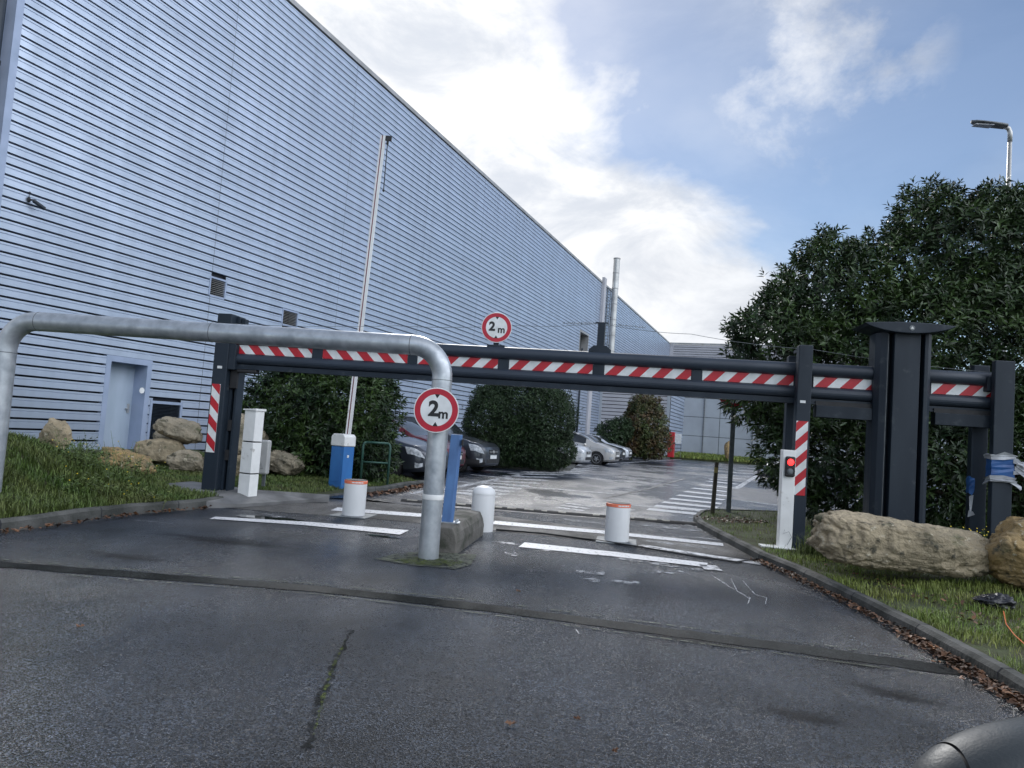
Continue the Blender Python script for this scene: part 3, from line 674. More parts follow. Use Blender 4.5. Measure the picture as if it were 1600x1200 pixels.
# red cabinet
rc = PL(1047, 700, A0 + A1, WN); rc = D(1049, 706, 60.5)
t = thing('red_cabinet', 'tall red cabinet with a white notice beside the corner of the annex', 'cabinet', (rc.x, rc.y, .15), -.36)
mb = MB(); mb.box(-.45, .2, -.3, .3, 0, 2.05); mb.build('cabinet', M_cabr, t, bevel=.02)
mb = MB(); mb.box(-.40, .15, -.315, -.302, .1, 1.95); mb.build('door', M_cabr, t, bevel=.006)
mb = MB(); mb.box(.27, .80, -.30, -.28, 1.15, 1.95); mb.build('notice', M_refw, t)
mb = MB(); mb.box(.28, .31, -.28, -.25, 0, 1.95); mb.box(.76, .79, -.28, -.25, 0, 1.95); mb.build('notice_legs', M_post, t)
p = G(1041, 712)
t = thing('white_trough', 'small white trough lying on the kerb end below the red cabinet', 'trough', (p.x, p.y, .12), -.2)
mb = MB(); mb.prism([(-.7, .45), (-.5, 0), (.5, 0), (.7, .45), (.6, .45), (.44, .08), (-.44, .08), (-.6, .45)], -.3, .3, 'y'); mb.build('basin', M_boxg, t, bevel=.02)
mb = MB(); mb.box(-.72, .72, -.34, -.302, .40, .48); mb.build('rim', M_boxg, t)

# CCTV camera on the wall
h = wallhit(42, 312); p = WP(h[0], h[1], .05)
t = thing('security_camera', 'small dark security camera on a bracket high on the warehouse wall', 'camera', p, math.atan2(WN.y, WN.x) + .5); t.scale = (.62, .62, .62)
mb = MB(); mb.lathe([(.09, 0), (.09, .03), (.04, .05)], 16, Matrix.Rotation(R(90), 4, 'Y')); mb.tube([(.03, 0, 0), (.2, 0, .0), (.25, 0, -.05)], .03, 10); mb.build('bracket', M_plast, t)
mb = MB(); mb.tube([(.16, -.02, -.02), (.46, .16, -.22)], .065, 14); mb.build('housing', M_anth, t, True, autos=R(50))
mb = MB(); mb.tube([(.45, .154, -.213), (.475, .169, -.23)], .05, 14); mb.build('lens', M_glass, t)
mb = MB(); mb.tube([(.02, 0, .05), (.02, 0, .25)], .008, 6); mb.lathe([(.025, .24), (.025, .27)], 8, Matrix.Translation((.02, 0, 0))); mb.build('cable', M_plast, t)

# ================================================================== PIPE ARCH AND SIGNS
pa = G(669, 873); 
DR = pa.y
pl_ = D(8, 560, DR * 1.055)
t = thing('height_limit_arch', 'bent galvanised steel pipe arch spanning the left lane in the foreground', 'height barrier', (pa.x, pa.y, 0))
yaw = math.atan2(pl_.y - pa.y, pl_.x - pa.x)
L = math.hypot(pl_.x - pa.x, pl_.y - pa.y); HZ = 2.235; rr = .107; er = .34
ux = Vector((math.cos(yaw), math.sin(yaw), 0))
path = [Vector((0, 0, -.05)), Vector((0, 0, 1.0)), Vector((0, 0, HZ - er))]
for k in range(1, 13):
    a_ = k / 12 * math.pi / 2; path.append(ux * (er - er * math.cos(a_)) + Vector((0, 0, HZ - er + er * math.sin(a_))))
for k in range(1, 8): path.append(ux * (er + (L - 2 * er) * k / 8) + Vector((0, 0, HZ)))
for k in range(0, 13):
    a_ = k / 12 * math.pi / 2; path.append(ux * (L - er + er * math.sin(a_)) + Vector((0, 0, HZ - er + er * math.cos(a_))))
path += [ux * L + Vector((0, 0, 1.2)), ux * L + Vector((0, 0, -.05))]
mb = MB(); mb.tube(path, rr, 40); mb.build('pipe', M_gal, t, True, autos=R(50))
mb = MB()
for z in (HZ - er - .02,):
    mb.lathe([(rr + .0025, z), (rr + .0035, z + .003), (rr + .0025, z + .006)], 40)
def ringat(mb, c, ax, r0, w_):
    q = ax.to_track_quat('Z', 'Y').to_matrix().to_4x4(); mb.lathe([(r0, -w_), (r0 + .0015, 0), (r0, w_)], 40, Matrix.Translation(c) @ q)
ringat(mb, ux * (er + .02) + Vector((0, 0, HZ)), ux, rr + .002, .004)
for f in (.52, ): ringat(mb, ux * (L * f) + Vector((0, 0, HZ)), ux, rr + .002, .004)
ringat(mb, ux * (L - er - .02) + Vector((0, 0, HZ)), ux, rr + .002, .004)
ringat(mb, ux * L + Vector((0, 0, HZ - er - .03)), Vector((0, 0, 1)), rr + .002, .004)
mb.build('weld_seams', M_post, t)
mb = MB(); zb = .62; mb.lathe([(rr + .0035, zb), (rr + .0045, zb + .003), (rr + .0045, zb + .05), (rr + .0035, zb + .053)], 40); mb.build('reflective_band', M_white, t, True, autos=R(40))
# stained footing around the pipe
mb = MB(); P = [G(585, 874), G(620, 866), G(665, 862), G(745, 868), G(735, 884), G(710, 890), G(640, 884)]
mb.add([(p.x, p.y, .009) for p in P], [tuple(range(7))]); structure(mb.build('footing_patch', M_joint))
mb = MB(); P = [G(608, 877), G(650, 872), G(700, 876), G(728, 880), G(705, 886), G(650, 884)]
mb.add([(p.x, p.y, .013) for p in P], [tuple(range(6))]); structure(mb.build('footing_moss', M_moss))

def disc_sign(name, label, loc, r, rz, tilt=0, roll=0, big=1, two=(-.05, .0), mm=(.05, -.02), s2=.5, sm=.3):
    t = thing(name, label, 'sign', loc, rz); t.rotation_euler = (tilt, roll, rz)
    def cyl(rad, y0, y1, nm, mat, r_in=None):
        mb = MB(); Mx = Matrix.Rotation(R(90), 4, 'X')
        if r_in: mb.lathe([(r_in, -y1), (rad, -y1), (rad, -y0), (r_in, -y0)], 64, Mx); mb.f = mb.f[:-2]; mb.mi = mb.mi[:-2]
        else: mb.lathe([(rad, -y1), (rad, -y0)], 64, Mx)
        return mb.build(nm, mat, t)
    # faces look towards -Y
    mb = MB(); mb.lathe([(r, .0), (r, .02)], 64, Matrix.Rotation(R(90), 4, 'X')); mb.build('plate', M_refw, t, bevel=.003)
    mb = MB(); mb.lathe([(r * .955, .0202), (r * .955, .0215)], 64, Matrix.Rotation(R(90), 4, 'X')); mb.build('red_border', M_red, t)
    mb = MB(); mb.lathe([(r * .70, .0217), (r * .70, .023)], 64, Matrix.Rotation(R(90), 4, 'X')); mb.build('white_face', M_refw, t)
    F = Matrix.Translation((0, -.0245, 0)) @ Matrix.Rotation(R(90), 4, 'X')
    mb = MB()
    for s in (1, -1):
        mb.prism([(-r * .115, s * r * .705), (r * .115, s * r * .705), (0, s * r * .52)], -.0245, -.0235, 'y')
    mb.build('arrow_marks', M_black, t)
    text_mesh('lettering', '2', r * s2 * 2, M_black, t, Matrix.Translation((two[0] * r, 0, two[1] * r)) @ F, r * .035, .0006)
    text_mesh('lettering', 'm', r * sm * 2, M_black, t, Matrix.Translation((mm[0] * r, 0, mm[1] * r)) @ F, r * .018, .0006)
    return t
sp = D(682, 641, pa.y - .175)
t = disc_sign('height_limit_sign', 'larger round 2 m height limit sign, red bordered, fixed to the galvanised pipe column', (sp.x, sp.y, sp.z), 35.3 / FPX * sp.y, 0, two=(-.12, .03), mm=(.32, -.16), s2=.46, sm=.29)
mb = MB(); mb.box(-.10, .10, .001, .07, .05, .09); mb.box(-.10, .10, .001, .07, -.10, -.06); mb.build('clamps', M_gal, t)

# ================================================================== GATE
GL = G(332, 780); GR = G(1248, 866)
gd = (GR - GL); gd.z = 0; gd.normalize(); gn = Vector((gd.y, -gd.x, 0)); gyaw = math.atan2(gd.y, gd.x)
def gu(px, off=0.0, py=640):           # coordinate along the gate line seen at pixel px
    p = PL(px, py, GL + gn * off, gn); return (p - GL).dot(gd)
def gz(px, py, off=0.0): return PL(px, py, GL + gn * off, gn).z
UL, UR = gu(366, 0, 560), gu(1562, 0, 600)
zt1, zt0 = gz(1240, 566), gz(1240, 587)
zs1, zs0 = gz(1240, 587.5), gz(1240, 603)
zr1, zr0 = gz(1240, 603), gz(1240, 621)
zb1, zb0 = gz(1240, 621), gz(1240, 630)
beam = thing('gate_beam', 'long dark grey horizontal gate beam edged with red and white hazard strips', 'barrier', GL + Vector((0, 0, zr0)), gyaw)
def bz(z): return z - zr0
rt_ = (zt1 - zt0) / 2
mb = MB(); mb.tube([(UL, 0, bz(zt0 + rt_)), (UR, 0, bz(zt0 + rt_))], rt_, 28); mb.build('top_tube', M_anth2, beam, True, autos=R(50))
rl = (zr1 - zr0) / 2
mb = MB()      # lower rail: rounded front
pts = [(-rl * 1.0 * math.cos(a_), bz((zr1 + zr0) / 2) + rl * math.sin(a_)) for a_ in [R(-90 + 180 * k / 10) for k in range(11)]] + [(rl, bz(zr1)), (rl, bz(zr0))]
mb.prism(pts, UL, UR, 'x'); mb.build('lower_rail', M_anth2, beam, False, bevel=.003)
mb = MB(); mb.box(UL + .05, UR, -.03, .08, bz(zb0), bz(zr0) - .004); mb.box(UL + .05, UR, -.045, -.03, bz(zb0), bz(zb0) + .02); mb.build('bottom_rail', M_anth, beam)
mb = MB(); mb.box(UL, UR, .025, .05, bz(zs0) - .0, bz(zs1)); mb.build('web_plate', M_anth, beam)
# hazard strips and web posts from the photograph
strips = [(368, 488, 0), (504, 637, 0), (652, 778, 1), (795, 926, 1), (944, 1080, 1), (1097, 1240, 1), (1271, 1368, 1), (1455, 1559, 1)]
for a_, b_, sl_ in strips:
    py = 545 + (a_ - 370) * .068
    u0, u1 = gu(a_, .02, py), gu(b_, .02, py); z0, z1 = bz(zs0) + .004, bz(zs1) + .01
    mb = MB(); mb.k = 0; mb.box(u0, u1, -.012, .024, z0, z1)
    p_ = .33; hgt = z1 - z0; sg = 1 if sl_ else -1; lean = .14 * sg; x = u0 - .4 + (p_ * .25)
    while x < u1 + .4:
        q = [(x, z0), (x + p_ / 2, z0), (x + p_ / 2 + lean, z1), (x + lean, z1)]
        # clip to the strip ends
        out_ = []
        def clip(poly, c, keep):
            r_ = []
            for i in range(len(poly)):
                A_, B_ = poly[i], poly[(i + 1) % len(poly)]; ia, ib = keep(A_[0]), keep(B_[0])
                if ia: r_.append(A_)
                if ia != ib: f = (c - A_[0]) / (B_[0] - A_[0]); r_.append((c, A_[1] + f * (B_[1] - A_[1])))
            return r_
        q = clip(q, u0, lambda v: v >= u0); q = clip(q, u1, lambda v: v <= u1) if q else q
        if len(q) > 2: mb.k = 1; mb.prism(q, -.0135, -.0125, 'y')
        x += p_
    mb.build('hazard_strip', [M_refw, M_refr], beam)
mb = MB()
for a_, b_ in ((488, 504), (637, 652), (778, 795), (926, 944), (1080, 1097)):
    py = 545 + (a_ - 370) * .068; u0, u1 = gu(a_, .02, py), gu(b_, .02, py); mb.box(u0, u1, -.02, .024, bz(zs0) - .01, bz(zs1) + .03)
mb.build('web_posts', M_anth, beam)
# end bracket and roller at the left post
mb = MB(); mb.box(UL - .04, UL + .08, -.11, .11, bz(zr0) - .10, bz(zs1)); mb.build('end_bracket', M_anth, beam, bevel=.01)
mb = MB(); mb.box(UL + .08, UL + .42, -.05, .07, bz(zb0) - .06, bz(zb0) - .003); mb.build('guide_shoe', M_plast, beam, bevel=.02)
# small blade post on the beam
uc = gu(938, 0, 540)
mb = MB(); mb.box(uc - .05, uc + .05, -.03, .03, bz(zt1) - .02, bz(gz(938, 505))); mb.prism([(uc - .16, bz(zt1) - .01), (uc + .16, bz(zt1) - .01), (uc + .16, bz(zt1) + .03), (uc + .09, bz(zt1) + .09), (uc - .09, bz(zt1) + .09), (uc - .16, bz(zt1) + .03)], -.045, -.031, 'y')
mb.box(uc - .09, uc + .09, -.02, .02, bz(gz(938, 505)), bz(gz(938, 505)) + .012); mb.build('cable_mast', M_anth, beam)
us_ = gu(775, 0, 540)
mb = MB(); mb.box(us_ - .035, us_ + .035, -.0, .03, bz(zt1) - .02, bz(zt1) + .14); mb.box(us_ - .13, us_ + .13, -.03, .05, bz(zt1) - .004, bz(zt1) + .022); mb.build('sign_bracket', M_anth, beam)
# fixed lower box beams right of the post
def fixedbox(a_, b_, label):
    py = 640; off = -.02
    u0, u1 = gu(a_, off, py), gu(b_, off, py); zA, zB = gz(1320, 632, off), gz(1320, 655, off)
    t = thing('support_rail', label, 'rail', GL + gd * u0 + Vector((0, 0, zB)), gyaw)
    mb = MB(); mb.box(0, u1 - u0, -.10, .06, 0, (zA - zB) * .80); mb.build('rail', M_anth, t, bevel=.006)
    mb = MB(); mb.box(0, u1 - u0, -.06, .06, (zA - zB) * .80 + .003, (zA - zB) + .02); mb.build('top_flange', M_plast, t)
fixedbox(1272, 1368, 'dark box rail under the gate beam, between the right gate post and the winch tower')
fixedbox(1456, 1556, 'dark box rail under the gate beam, between the winch tower and the end post')

p = D(776, 512, (GL + gd * us_).y - .03)
t = disc_sign('height_limit_sign', 'smaller round 2 m height limit sign standing on top of the dark gate beam', p, 24.0 / FPX * p.y, 0, two=(-.30, .03), mm=(.32, -.14), s2=.40, sm=.32)
mb = MB(); mb.box(-.03, .03, .001, .02, -.30, .1); mb.build('clamps', M_anth, t)

def hazard_panel(mb0, x0, x1, y, z0, z1, sg, par, n=4.0, name='hazard_panel'):
    mb = MB(); mb.box(x0, x1, y, y + .006, z0, z1); wd_ = x1 - x0; p_ = (z1 - z0) / n; rise = wd_ * 1.0; z = z0 - rise - p_
    mb.k = 1
    while z < z1 + rise:
        q = [(x0, z), (x1, z + rise * sg), (x1, z + p_ / 2 + rise * sg), (x0, z + p_ / 2)]
        def clip(poly, c, keep):
            r_ = []
            for i in range(len(poly)):
                A_, B_ = poly[i], poly[(i + 1) % len(poly)]; ia, ib = keep(A_[1]), keep(B_[1])
                if ia: r_.append(A_)
                if ia != ib: f = (c - A_[1]) / (B_[1] - A_[1]); r_.append((A_[0] + f * (B_[0] - A_[0]), c))
            return r_
        q = clip(q, z0, lambda v: v >= z0); q = clip(q, z1, lambda v: v <= z1) if q else q
        if len(q) > 2: mb.prism(q, y - .0015, y - .0005, 'y')
        z += p_
    return mb.build(name, [M_refw, M_refr], par)

# left gate post
t = thing('gate_post', 'left gate post, tall dark steel column with a sloping hazard panel, on the kerb end', 'post', GL, gyaw)
HL = gz(345, 491)
mb = MB(); mb.box(-.14, .10, -.12, .12, 0, HL); mb.build('column', M_anth, t, bevel=.012)
mb = MB(); mb.prism([(.103, .02), (.14, .02), (.14, .06), (.13, .06), (.13, .18), (.20, .18), (.20, .06), (.19, .06), (.19, .02), (.225, .02), (.225, .22), (.103, .22)], 0, HL * .80, 'z')
mb.build('guide_channel', M_anth, t)
mb = MB(); mb.box(.105, .16, .03, .20, HL * .80 + .003, HL - .02); mb.box(.165, .24, .06, .16, HL - .15, HL - .05); mb.build('pulley_head', M_anth, t, bevel=.008)
mb = MB(); mb.box(.11, .24, -.02, .018, HL * .60, HL * .78); mb.build('latch_box', M_plast, t, bevel=.008)
mb = MB(); mb.box(.135, .195, .0, .17, 1.08, 1.25); mb.box(.135, .195, .0, .17, .62, .78); mb.build('guide_rollers', M_plast, t)
hazard_panel(None, -.115, .028, -.129, gz(322, 706, .12), gz(340, 600, .12), -1, t, 3.6)
mb = MB(); mb.box(-.06, .02, -.124, -.121, gz(337, 576), gz(337, 572)); mb.build('sticker', M_refw, t)
# right gate post
urp = gu(1257, .23, 560) - .015
t = thing('gate_post', 'right gate post with red and white hazard panel, next to the white signal pillar', 'post', GL + gd * (urp + .015), gyaw)
HR_ = gz(1258, 546)
mb = MB(); mb.box(-.09, .09, -.32, -.14, 0, HR_ + .02); mb.build('front_column', M_anth, t, bevel=.01)
mb = MB(); mb.box(-.13, .05, .14, .30, 0, HR_ - .08); mb.build('rear_column', M_anth, t, bevel=.01)
mb = MB(); mb.box(-.07, .07, -.14, .14, HR_ - .05, HR_ - .01); mb.build('top_tie', M_anth, t)
hazard_panel(None, -.085, .065, -.328, gz(1250, 774, .32), gz(1255, 658, .32), 1, t, 4.0)
mb = MB(); mb.box(-.05, .02, -.324, -.321, gz(1258, 630, .3), gz(1258, 626, .3)); mb.build('sticker', M_refw, t)
# end post
uep = gu(1566, .185, 640) - .05
t = thing('gate_post', 'rightmost gate post, dark column wrapped with torn blue and silver tape', 'post', GL + gd * (uep + .05), gyaw)
HE = gz(1566, 567)
mb = MB(); mb.box(-.12, .12, -.24, -.13, 0, HE); mb.build('front_column', M_anth, t, bevel=.01)
mb = MB(); mb.box(-.22, -.02, .13, .26, 0, HE - .03); mb.box(-.16, .08, -.128, .128, HE - .4, HE - .2); mb.build('rear_column', M_anth, t, bevel=.01)
def ragged(x0, x1, z0, z1, y0, y1, amp, seed, n=14):
    mb = MB(); r_ = random.Random(seed); vs = []
    ring = [(x0, y0), ((x0 + x1) / 2, y0 - .006), (x1, y0), (x1, y1), ((x0 + x1) / 2, y1 + .006), (x0, y1)]
    for k in range(n + 1):
        zz = z0 + (z1 - z0) * k / n
        for i, (x, y) in enumerate(ring):
            j = r_.uniform(0, amp); cx, cy = (x0 + x1) / 2, (y0 + y1) / 2
            vs.append((x + (j if x > cx else -j if x < cx else 0), y + (-j if y < cy else j), zz + (r_.uniform(-amp, amp) * 1.5 if k in (0, n) else 0)))
    m_ = 6; mb.add(vs, [(k * m_ + i, k * m_ + (i + 1) % m_, (k + 1) * m_ + (i + 1) % m_, (k + 1) * m_ + i) for k in range(n) for i in range(m_)]); return mb
zt_a, zt_b = gz(1566, 755, .2), gz(1566, 710, .2)
ragged(-.135, .125, zt_a + .07, zt_b - .03, -.255, -.125, .012, 3, 8).build('blue_tape', M_strap, t)
ragged(-.145, .135, zt_b - .04, zt_b + .0, -.262, -.12, .03, 4, 4).build('silver_tape', M_rubw, t)
ragged(-.145, .135, zt_a + .0, zt_a + .06, -.262, -.12, .03, 5, 4).build('silver_tape', M_rubw, t)
mb = MB(); r_ = random.Random(2)
for k in range(10):
    x = r_.uniform(.08, .16); z = zt_a + r_.uniform(0, .3); L_ = r_.uniform(.08, .2); a_ = r_.uniform(-.9, .2)
    mb.add([(x, -.27, z), (x, -.27, z + .05), (x + L_ * math.cos(a_), -.30, z + .04 + L_ * math.sin(a_)), (x + L_ * math.cos(a_) * .9, -.33, z + L_ * math.sin(a_))], [(0, 1, 2, 3)])
mb.build('tape_tails', M_rubw, t)
ragged(-.235, -.19, gz(1545, 775, 0), gz(1545, 748, 0), .118, .20, .015, 6, 6).build('blue_tape', M_strap, t)
mb = MB(); za = gz(1545, 778, 0); mb.add([(-.24, .11, za), (-.19, .10, za + .02), (-.21, .10, za - .2), (-.235, .09, za - .22)], [(0, 1, 2, 3)]); mb.add([(-.26, .09, za - .28), (-.17, .09, za - .24), (-.2, .08, za - .2), (-.25, .09, za - .19)], [(0, 1, 2, 3)]); mb.build('tape_tail', M_rubw, t)

# winch tower
ut = gu(1408, .2, 700)
t = thing('winch_tower', 'broad dark grey fluted steel tower with a boat shaped cap, behind the long boulder', 'gate tower', GL + gd * ut, gyaw)
HT = gz(1412, 520, .25)
prof = [(-.345, .15), (-.345, -.12), (-.30, -.20), (-.235, -.24), (-.215, -.24), (-.205, -.12), (-.16, -.12), (-.15, -.27), (.17, -.27), (.18, -.12), (.22, -.12), (.235, -.24), (.28, -.24), (.335, -.18), (.345, .15)]
prof = [(x, y) for x, y in prof]
mb = MB(); n = len(prof); 
mb.add([(x, y, 0) for x, y in prof] + [(x, y, HT) for x, y in prof], [(i, (i + 1) % n, n + (i + 1) % n, n + i) for i in range(n)]); mb.build('shaft', M_anth, t, bevel=.006)
mb = MB(); mb.box(-.224, -.218, -.246, -.242, .0, HT - .02); mb.build('edge_highlight', M_post, t)  # pale strip paints the highlight along the fin edge
mb = MB(); top = []; bot = []
for k in range(25):
    s = -1 + 2 * k / 24; top.append((s * .56, HT + .125 - .03 * s * s)); 
for k in range(25):
    s = 1 - 2 * k / 24; bot.append((s * .555, HT - .02 + .10 * (abs(s) ** 2.2)))
mb.prism(top + bot[1:-1], -.38, .22, 'y'); mb.build('cap', M_anth, t, bevel=.008)
mb = MB(); mb.lathe([(.034, .38), (.034, .386)], 24, Matrix.Translation((.02, 0, HT + .05)) @ Matrix.Rotation(R(90), 4, 'X')); mb.build('badge', M_post, t)
mb = MB(); mb.prism([(-.002, HT + .035), (.042, HT + .035), (.02, HT + .072)], -.389, -.387, 'y'); mb.build('emblem', M_steel, t)

# wires along the gate
def wire(name, label, pts, r=.004, barb=None):
    P = []
    for (a_, b_) in zip(pts[:-1], pts[1:]):
        for k in range(8): s = k / 8; P.append(a_.lerp(b_, s) - Vector((0, 0, .03 * 4 * s * (1 - s))))
    P.append(pts[-1]); mb = MB(); mb.tube(P, r, 6, False)
    if barb:
        for (a_, b_) in barb:
            n = 26
            for k in range(n):
                q = a_.lerp(b_, k / n); j = Vector((random.uniform(-.02, .02), random.uniform(-.02, .02), random.uniform(-.02, .02))); mb.tube([q - j, q + j], .004, 4, False)
    o = mb.build(name, M_post, None, True); tag(o, label, 'wire'); return o
yb = lambda px: (GL + gd * gu(px, 0, 560)).y
c_ = D(938, 505, yb(938))
wire('tension_wire', 'thin wire running right from the small mast on the gate beam to the end post', [c_, D(1080, 522, yb(1080)), D(1270, 546, yb(1260)), D(1562, 583, yb(1560))], .0035, [(c_, D(1010, 512, yb(1010)))])
wire('tension_wire', 'thin wire running left from the small mast on the gate beam to the left post', [c_, D(800, 508, yb(800)), D(620, 509, yb(620)), D(352, 505, yb(352))], .003, [(D(880, 505, yb(880)), c_)])

# ================================================================== PILLARS AND BOLLARDS
p = G(1224, 868); p.z = 0
t = thing('signal_pillar', 'white pillar with red and dark signal lamps beside the right gate post', 'traffic signal', p, gyaw * .6)
HS = 1.18; k_ = p.y / FPX
mb = MB(); HS = 163 * k_; mb.box(-.085, .085, -.07, .07, .02, HS); mb.build('column', M_white, t, bevel=.008)
mb = MB(); mb.box(-.30, .12, -.13, .13, .085, .115); mb.tube([(-.32, -.14, .12), (.14, -.14, .10)], .012, 8); mb.build('base_plate', M_white, t, bevel=.004)
zc = HS - .22
mb = MB(); mb.box(-.058, .072, -.115, -.072, zc - .135, zc + .135); o = mb.build('lamp_housing', M_plast, t, bevel=.02)
mb = MB(); mb.lathe([(.045, .115), (.040, .125), (.02, .132)], 24, Matrix.Translation((.007, 0, zc + .06)) @ Matrix.Rotation(R(90), 4, 'X')); mb.build('red_lamp', M_lamp, o)
mb = MB(); mb.lathe([(.042, .115), (.037, .122), (.02, .128)], 24, Matrix.Translation((.007, 0, zc - .06)) @ Matrix.Rotation(R(90), 4, 'X')); mb.build('dark_lamp', M_post, o)
mb = MB()
for dz in (.06, -.06):
    mb.tube([Vector((.007 + .052 * math.cos(a_), -.128, zc + dz + .052 * math.sin(a_))) for a_ in [R(-20 + 220 * q / 12) for q in range(13)]], .006, 6)
mb.build('lamp_hoods', M_plast, o)
mb = MB(); mb.tube([(.02, -.075, .15), (.07, -.09, .26), (.03, -.10, .33), (-.04, -.09, .30), (-.02, -.08, .35)], .003, 5); mb.build('loose_wire', M_post, t)

p = G(385, 785)
t = thing('card_reader_pillar', 'plain white three section pillar beside the left gate post', 'pillar', p, -.45)
k_ = p.y / FPX; HP_ = 142 * k_
for a_, b_ in ((0, .31), (.316, .655), (.661, 1)):
    mb = MB(); mb.prism([(-.115, -.09), (.115, -.09), (.115, .09), (-.115, .09)], a_ * HP_ + .01, b_ * HP_); mb.build('section', M_white, t, bevel=.006)
mb = MB(); mb.box(-.10, .10, -.08, .08, .1, HP_ - .05); mb.build('core', M_plast, t)
mb = MB(); mb.prism([(-.14, HP_ + .001), (.13, HP_ + .001), (.13, HP_ + .035), (-.14, HP_ + .02)], -.11, .11, 'y'); mb.build('cap', M_white, t, bevel=.004)
mb = MB(); mb.box(-.22, .2, -.14, .12, 0, .012); mb.build('base_plate', M_white, t)
p = D(411, 714, 12.6)
t = thing('junction_box', 'small grey electrical box with warning triangle behind the white left pillar', 'electrical box', (p.x, p.y, .15), -.15)
zz = p.z - .15
mb = MB(); mb.box(-.09, .11, -.07, .07, zz - .29, zz + .29); o = mb.build('box', M_boxg, t, bevel=.03)
mb = MB(); mb.box(-.08, .10, -.078, -.072, zz - .26, zz + .26); mb.build('lid', M_boxg, o, bevel=.003)
mb = MB(); mb.tube([(.05, -.082, zz - .19), (-.02, -.082, zz - .19), (.015, -.082, zz - .10), (.05, -.082, zz - .19)], .003, 5); mb.build('warning_triangle', M_post, o)
mb = MB(); mb.box(-.02, .03, .072, .11, 0, zz + .25); mb.build('post', M_post, t)

p = G(531, 757, .12)
t = thing('barrier_cabinet', 'blue barrier cabinet with white hood and raised boom in front of the big hedge', 'barrier', (p.x, p.y, .10), -.50)
k_ = p.y / FPX; hc = 80 * k_
mb = MB(); mb.box(-.16, .16, -.15, .15, -.12, hc * .76); o = mb.build('cabinet', M_blue, t, bevel=.012)
mb = MB(); mb.box(-.12, .12, -.158, -.152, .08, hc * .70); mb.build('door', M_blue, o, bevel=.004)
mb = MB(); mb.box(.161, .166, -.05, .0, hc * .55, hc * .60); mb.build('label_plate', M_refw, o)
mb = MB(); mb.prism([(-.172, hc * .765), (.172, hc * .765), (.172, hc * .95), (.12, hc), (-.12, hc), (-.172, hc * .95)], -.165, .165, 'y'); mb.build('hood', M_white, t, bevel=.015)
bt = D(599, 212, p.y + .0) - Vector((p.x, p.y, .10)); bb = D(544, 678, p.y) - Vector((p.x, p.y, .10))
inv = Matrix.Rotation(.50, 3, 'Z'); bt = inv @ bt; bb = inv @ bb
ax = (bt - bb).normalized(); side = Vector((math.cos(.5), math.sin(.5), 0)); side = (side - ax * side.dot(ax)).normalized(); fr_ = ax.cross(side)
def boomb(mb, a0, a1, b0, b1, s0, s1):
    vs = [bb.lerp(bt, s) + side * a_ + fr_ * b_ for s in (s0, s1) for a_, b_ in ((a0, b0), (a1, b0), (a1, b1), (a0, b1))]
    mb.add(vs, [(3, 2, 1, 0), (4, 5, 6, 7), (0, 1, 5, 4), (1, 2, 6, 5), (2, 3, 7, 6), (3, 0, 4, 7)])
mb = MB(); boomb(mb, -.05, -.022, -.03, .03, 0, 1); boomb(mb, .0, .05, -.03, .03, 0, 1); boomb(mb, -.022, .0, -.015, .03, 0, .999); ob = mb.build('boom', M_wpl, t)
mb = MB(); boomb(mb, -.020, -.002, -.022, -.0155, 0, .999); mb.build('red_stripe', pm('boom_red', (.20, .03, .04), None, 5, .5), ob)
mb = MB(); boomb(mb, .051, .17, -.025, .03, .985, 1.0); boomb(mb, .08, .12, -.02, .02, .972, .985); mb.build('tip_bracket', M_plast, ob)
q0 = bb.lerp(bt, .975) + side * .10; wz = .92
mb = MB(); mb.tube([q0, q0 + Vector((0, 0, -.95))], .009, 8); mb.lathe([(.0, -.99), (.022, -.97), (.022, -.95), (.0, -.93)], 10, Matrix.Translation(q0)); mb.build('hanging_rod', M_plast, ob)

def railing():
    a_, b_ = G(563, 752, .14), G(617, 749, .14); b_.y = a_.y + .15
    t = thing('safety_railing', 'low dark green tubular railing beside the parked dark car', 'railing', (a_.x, a_.y, .1), 0)
    L_ = (b_ - a_); L_.z = 0; H = 64 * a_.y / FPX; ex = L_.normalized(); ll = L_.length
    for s in (0, 1):
        mb = MB(); q = L_ * s; e = ex * (.06 if s == 0 else -.06)
        mb.tube([q, q + Vector((0, 0, H - .08)), q + e * .3 + Vector((0, 0, H - .02)), q + e + Vector((0, 0, H))], .025, 12); mb.build('post', M_green, t, True)
    mb = MB(); mb.tube([ex * .055 + Vector((0, 0, H)), L_ - ex * .055 + Vector((0, 0, H))], .025, 12); mb.build('top_rail', M_green, t, True)
    mb = MB(); mb.tube([ex * .02 + Vector((0, 0, H * .52)), L_ - ex * .02 + Vector((0, 0, H * .52))], .02, 12); mb.build('mid_rail', M_green, t, True)
railing()

